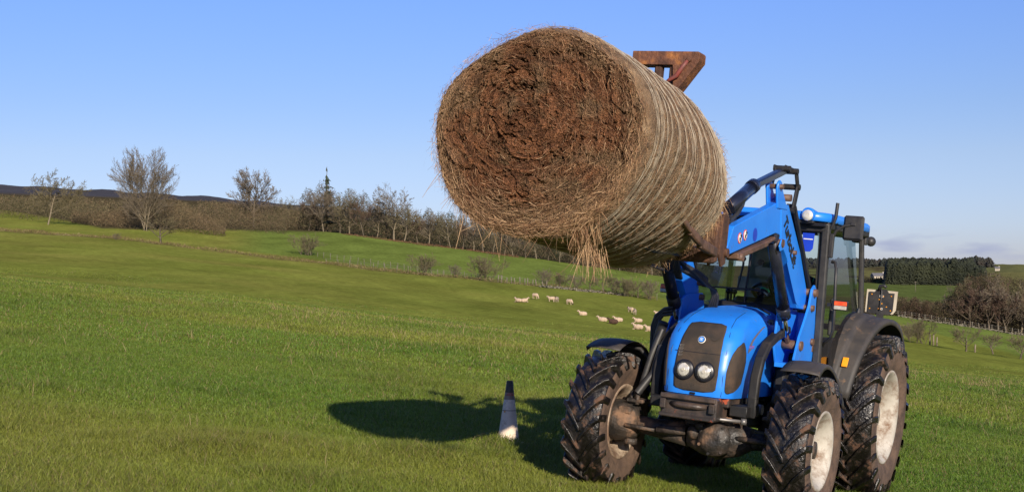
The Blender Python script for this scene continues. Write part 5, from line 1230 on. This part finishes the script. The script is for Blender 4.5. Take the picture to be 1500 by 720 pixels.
def face(x0, sg):
    nr_, nf_ = 260, 760
    ff, aa = np.meshgrid(np.arange(nr_+1)/nr_, 2*math.pi*np.arange(nf_)/nf_, indexing='ij')
    r = ff*brad(aa, 0 if sg > 0 else BL); y, z = r*np.cos(aa)*RYH, r*np.sin(aa)*RZV
    # flattened layers coiled round an off-centre core, warped
    yc, zc = y+.05+.10*(fbm(y*2+11, z*2+4, 3)-.5), z-.12+.10*(fbm(y*2+31, z*2+14, 3)-.5)
    rc = np.hypot(yc, zc); ac = np.arctan2(zc, yc); wp = fbm(y*4+2, z*4+6, 3)
    ca, sa_ = np.cos(ac), np.sin(ac)
    streak = fbm(rc*46+wp*5+60, (ca*2.2+3)*2.2+rc, 3)*.5+fbm(rc*46+wp*5+160, (sa_*2.2+3)*2.2+rc, 3)*.5
    coarse = fbm(rc*11+wp*4+20, ca*2.5+9, 3)*.5+fbm(rc*11+wp*4+70, sa_*2.5+9, 3)*.5
    d = .09*(fbm(y*2.6+20, z*2.6+20, 3)-.5)+.055*(coarse-.5)+.026*(streak-.5)*2+.030*(fbm(y*26+8, z*26+3, 3)-.5)
    for fr, w_, am, th_ in ((2.7, .011, .13, .44), (5.1, .016, .09, .46), (9.5, .022, .05, .47), (17., .03, .03, .46)):
        c = fbm(y*fr+50*fr, z*fr+50, 3)*.5+coarse*.5; g = fbm(y*1.9+3+fr, z*1.9+fr, 2)
        d -= am*np.maximum(0, 1-np.abs(c-.5)/w_)*np.clip((g-th_)*7, 0, 1)
    hol = np.exp(-(((y+.10)/.13)**2+((z-.24)/.06)**2))+.8*np.exp(-(((y-.40)/.045)**2+((z-.34)/.10)**2))+.6*np.exp(-(((y+.02)/.20)**2+((z-.50)/.022)**2))+.6*np.exp(-(((y+.28)/.06)**2+((z+.05)/.05)**2))
    d -= hol*(.05+.11*np.clip(fbm(y*9+1, z*9+1, 3)*2-.7, 0, 1))
    d = d*np.minimum(1, (1-ff)*6+.2)+.05*(1-ff**4)
    tan_ = np.clip((ff-.74)*3.2+(fbm(y*5+7, z*5+3, 3)-.5)*1.6-.35*np.sin(aa)*ff, 0, 1)[..., None]
    red = np.array([.39, .175, .085]); dk = np.array([.15, .068, .036]); tn = np.array([.48, .32, .185]); gy_ = np.array([.27, .20, .115])
    k1 = np.clip((streak-.38)*3.6, 0, 1)[..., None]; k2 = np.clip((fbm(y*6+77, z*6+5, 4)-.52)*5, 0, 1)[..., None]
    c = dk*(1-k1)+red*k1; c = c*(1-.55*k2)+gy_*.55*k2; c = c*(1-.75*tan_)+tn*(.55+.6*k1)*.75*tan_
    V = np.stack([x0+sg*d, y, z], -1); ii = np.arange(nr_+1)[:, None]*nf_; jj = np.arange(nf_)[None]
    Fs = np.stack([ii[:-1]+jj, ii[:-1]+(jj+1) % nf_, ii[1:]+(jj+1) % nf_, ii[1:]+jj], -1).reshape(-1, 4)
    return mesh_np('hay_end', V, Fs, M['hayend'], bale, smooth=True, col=c.reshape(-1, 3))
face(0, 1); face(-BL, -1)
# string wrap
V_ = MB(); 
centres = []
x = .10
while x < BL-.06:
    k = R3.integers(2, 6)
    for q in range(k): centres.append(x+q*.013+R3.normal(0, .002))
    x += k*.013+R3.uniform(.012, .11)
allv = []; allf = []; kk = 0; aj = 2*math.pi*np.arange(na)/na
for xc in centres:
    w0, ph = R3.uniform(.001, .007), R3.uniform(0, 6.28); sk = R3.normal(0, .006)
    g0_ = R3.uniform(0, 6.28); gap_l = R3.uniform(.0, 1.2)
    xx = xc+w0*np.sin(aj+ph)+sk*np.sin(aj/2)+.0015*np.sin(9*aj+ph*3); r = brad(aj, np.clip(xx, 0, BL))+.010+.0012*np.sin(23*aj+ph)+.0008*np.sin(51*aj); wv = .0010
    cy_, sy_ = np.cos(aj)*RYH, np.sin(aj)*RZV
    allv.append(np.stack([np.stack([-xx-wv, r*cy_, r*sy_], -1), np.stack([-xx, (r+.0016)*cy_, (r+.0016)*sy_], -1), np.stack([-xx+wv, r*cy_, r*sy_], -1)], 1).reshape(-1, 3))
    for j in range(na):
        if ((aj[j]-g0_) % 6.28) < gap_l: continue
        b0, b1 = kk+3*j, kk+3*((j+1) % na); allf += [(b0, b0+1, b1+1, b1), (b0+1, b0+2, b1+2, b1+1)]
    kk += 3*na
allv = np.concatenate(allv)
M['string'] = mat('pale_string', [(0.20, 0.16, 0.11), (0.44, 0.38, 0.29)], .9, 14, pos=(.35, .6), spec=.15)
so_ = mesh_np('string_wrap', allv, allf, M['string'], bale, smooth=True)
# straw
def straws(name, P, D, L, wd, bend, cols, grav=0.0, seg=4):
    P = P*[1, RYH, RZV]; n = len(P); D = D/np.linalg.norm(D, axis=1, keepdims=True); B = R3.normal(0, 1, (n, 3)); B -= D*(B*D).sum(1, keepdims=True); B /= np.linalg.norm(B, axis=1, keepdims=True)
    S = np.cross(D, B); V = np.zeros((n, (seg+1)*2, 3)); L = L[:, None]; bend = bend[:, None]
    gl = np.array(TM.to_3x3().inverted() @ Vector((0, 0, -1)))
    for k in range(seg+1):
        t = k/seg; c = P+D*L*t+B*L*bend*t*t+gl*L*grav*t*t; w_ = wd[:, None]*(1-.6*t)
        V[:, 2*k] = c-S*w_/2; V[:, 2*k+1] = c+S*w_/2
    b = np.arange(n)[:, None]*(seg+1)*2
    Fq = np.concatenate([b+[2*k, 2*k+1, 2*k+3, 2*k+2] for k in range(seg)])
    c = np.repeat(cols, (seg+1)*2, 0)
    return tag(mesh_np(name, V.reshape(-1, 3), Fq, M['straw'], bale, col=c), kind='stuff')
M['straw'] = mat_attr('loose_straw', .75, trans=.12, spec=.25)
pal = np.array([(.38, .24, .13), (.26, .15, .08), (.15, .078, .040), (.48, .32, .18), (.30, .155, .085)])
# on the front face: tangential, mostly flat
n = 15000; a = R3.random(n)*6.283; f = np.sqrt(R3.random(n)); r = f*BR0*.985
P = np.stack([np.full(n, .0)+.045*(1-f**4)+R3.normal(0, .02, n), r*np.cos(a), r*np.sin(a)], 1)
tang = np.stack([R3.normal(0, .16, n), -np.sin(a), np.cos(a)], 1)*np.sign(R3.normal(0, 1, n))[:, None]+R3.normal(0, .30, (n, 3))*[.3, 1, 1]
prob = np.clip(.05+.35*(f > .84)+.75*np.clip(-np.sin(a)*f*1.7-.45, 0, 1)+.3*(fbm(P[:, 1]*3+9, P[:, 2]*3+2, 2)-.5), .08, 1); keep = R3.random(n) < prob
P, tang, f, a = P[keep], tang[keep], f[keep], a[keep]; n = len(P)
ci = np.where(R3.random(n) < .25+.5*(f > .75)+.15*(np.sin(a) < -.2), R3.choice([0, 3, 1], n), R3.choice([1, 2, 4], n))
straws('face_straw', P, tang, .02+.065*R3.random(n)**1.5, .0016+.0018*R3.random(n), R3.normal(0, .35, n), pal[ci]*(.7+.5*R3.random((n, 1))))
n = 9000; a = R3.random(n)*6.283; f = np.sqrt(R3.random(n)); r = f*BR0*.98; P = np.stack([.045*(1-f**4)+R3.normal(0, .018, n), r*np.cos(a), r*np.sin(a)], 1)
fl = 2.5*(fbm(P[:, 1]*2.5+4, P[:, 2]*2.5+8, 3)-.5)*6; tang = np.stack([R3.normal(0, .25, n), -np.sin(a+fl*.35), np.cos(a+fl*.35)], 1)+R3.normal(0, .25, (n, 3))
straws('face_fibre', P, tang, .012+.035*R3.random(n), .0014+.0012*R3.random(n), R3.normal(0, .4, n), pal[R3.choice([1, 2, 4, 4, 2, 0], n)]*(.6+.6*R3.random((n, 1))))
# fringe at the rim of the face, heavier low down
n = 10000; a = R3.random(n)*6.283; keep = R3.random(n) < np.clip(.32-.6*np.sin(a), .10, 1); a = a[keep]; n = len(a)
x = np.abs(R3.normal(0, .035, n)); r = brad(a, x)*(.965+.035*R3.random(n))
P = np.stack([.01-x, r*np.cos(a), r*np.sin(a)], 1)
rad3 = np.stack([0*a, np.cos(a), np.sin(a)], 1); tan3 = np.stack([0*a, -np.sin(a), np.cos(a)], 1)*np.sign(R3.normal(0, 1, n))[:, None]
D = tan3*1.0+rad3*(.02+.22*np.abs(R3.normal(0, 1, n))*(1-.5*np.sin(a)))[:, None]*.8+R3.normal(0, .25, (n, 3))
straws('rim_straw', P, D, .02+.06*R3.random(n)**1.6, .0018+.002*R3.random(n), R3.normal(0, .3, n), pal[R3.choice([0, 1, 3, 4, 0], n)]*(.7+.5*R3.random((n, 1))), .25)
# on the barrel
n = 13000; a = R3.random(n)*6.283; x = R3.random(n)**.9*BL; r = brad(a, x)+.001+np.abs(R3.normal(0, .004, n))
P = np.stack([-x, r*np.cos(a), r*np.sin(a)], 1); rad3 = np.stack([0*a, np.cos(a), np.sin(a)], 1); tan3 = np.stack([0*a, -np.sin(a), np.cos(a)], 1)*np.sign(R3.normal(0, 1, n))[:, None]
D = tan3+rad3*.02+R3.normal(0, .15, (n, 3)); straws('barrel_straw', P, D, .012+.028*R3.random(n), .0013+.0013*R3.random(n), R3.normal(0, .15, n), pal[R3.choice([0, 1, 2, 1, 4], n)]*(.7+.5*R3.random((n, 1))))
# back rim, spilling over the grab
n = 3500; a = R3.random(n)*6.283; x = BL-np.abs(R3.normal(0, .09, n)); r = brad(a, np.clip(x, 0, BL))*(.97+.03*R3.random(n))
P = np.stack([-x, r*np.cos(a), r*np.sin(a)], 1); rad3 = np.stack([-.5+0*a, np.cos(a), np.sin(a)], 1)
D = rad3*(.5*R3.random(n))[:, None]+np.stack([0*a, -np.sin(a), np.cos(a)], 1)*np.sign(R3.normal(0, 1, n))[:, None]+R3.normal(0, .35, (n, 3)); straws('rear_straw', P, D, .03+.07*R3.random(n), .0025+.002*R3.random(n), R3.normal(0, .3, n), pal[R3.choice([0, 3, 1], n)], .3)
# hanging beard of loose straw under the right of the face
n = 520; t = R3.random(n); P = np.stack([-.02-.22*R3.random(n), .34+R3.normal(0, .045, n)-.02*t, -.50-.12*t+0*t], 1); P[:, 2] = -np.sqrt(np.maximum(BR0**2-P[:, 1]**2, .01))*(.93+.07*R3.random(n))+.18*R3.random(n)
D = np.stack([R3.normal(0, .35, n), .08+R3.normal(0, .42, n), -1+0*t], 1); straws('hanging_straw', P, D, .04+.10*R3.random(n), .0024+.0024*R3.random(n), R3.normal(0, .35, n), pal[R3.choice([0, 3, 1, 4], n)]*(.8+.4*R3.random((n, 1))), .3)
n = 110; P = np.stack([-.10-.2*R3.random(n), .36+R3.normal(0, .04, n), -.66-.08*R3.random(n)], 1); D = np.stack([R3.normal(0, .3, n), .15+R3.normal(0, .25, n), -1+0*P[:, 0]], 1)
straws('hanging_straw', P, D, .05+.13*R3.random(n), .0025+.002*R3.random(n), R3.normal(0, .4, n), pal[R3.choice([0, 3, 1], n)], .2)
n = 90; a = -math.pi/2+R3.normal(-.25, .55, n); P = np.stack([.0-.05*R3.random(n), BR0*.96*np.cos(a), BR0*.96*np.sin(a)], 1); D = np.stack([R3.normal(0, .4, n), R3.normal(0, .6, n), -1+0*a], 1)
straws('hanging_straw', P, D, .05+.18*R3.random(n)**2, .003+.002*R3.random(n), R3.normal(0, .5, n), pal[R3.choice([0, 3, 1], n)], .3)
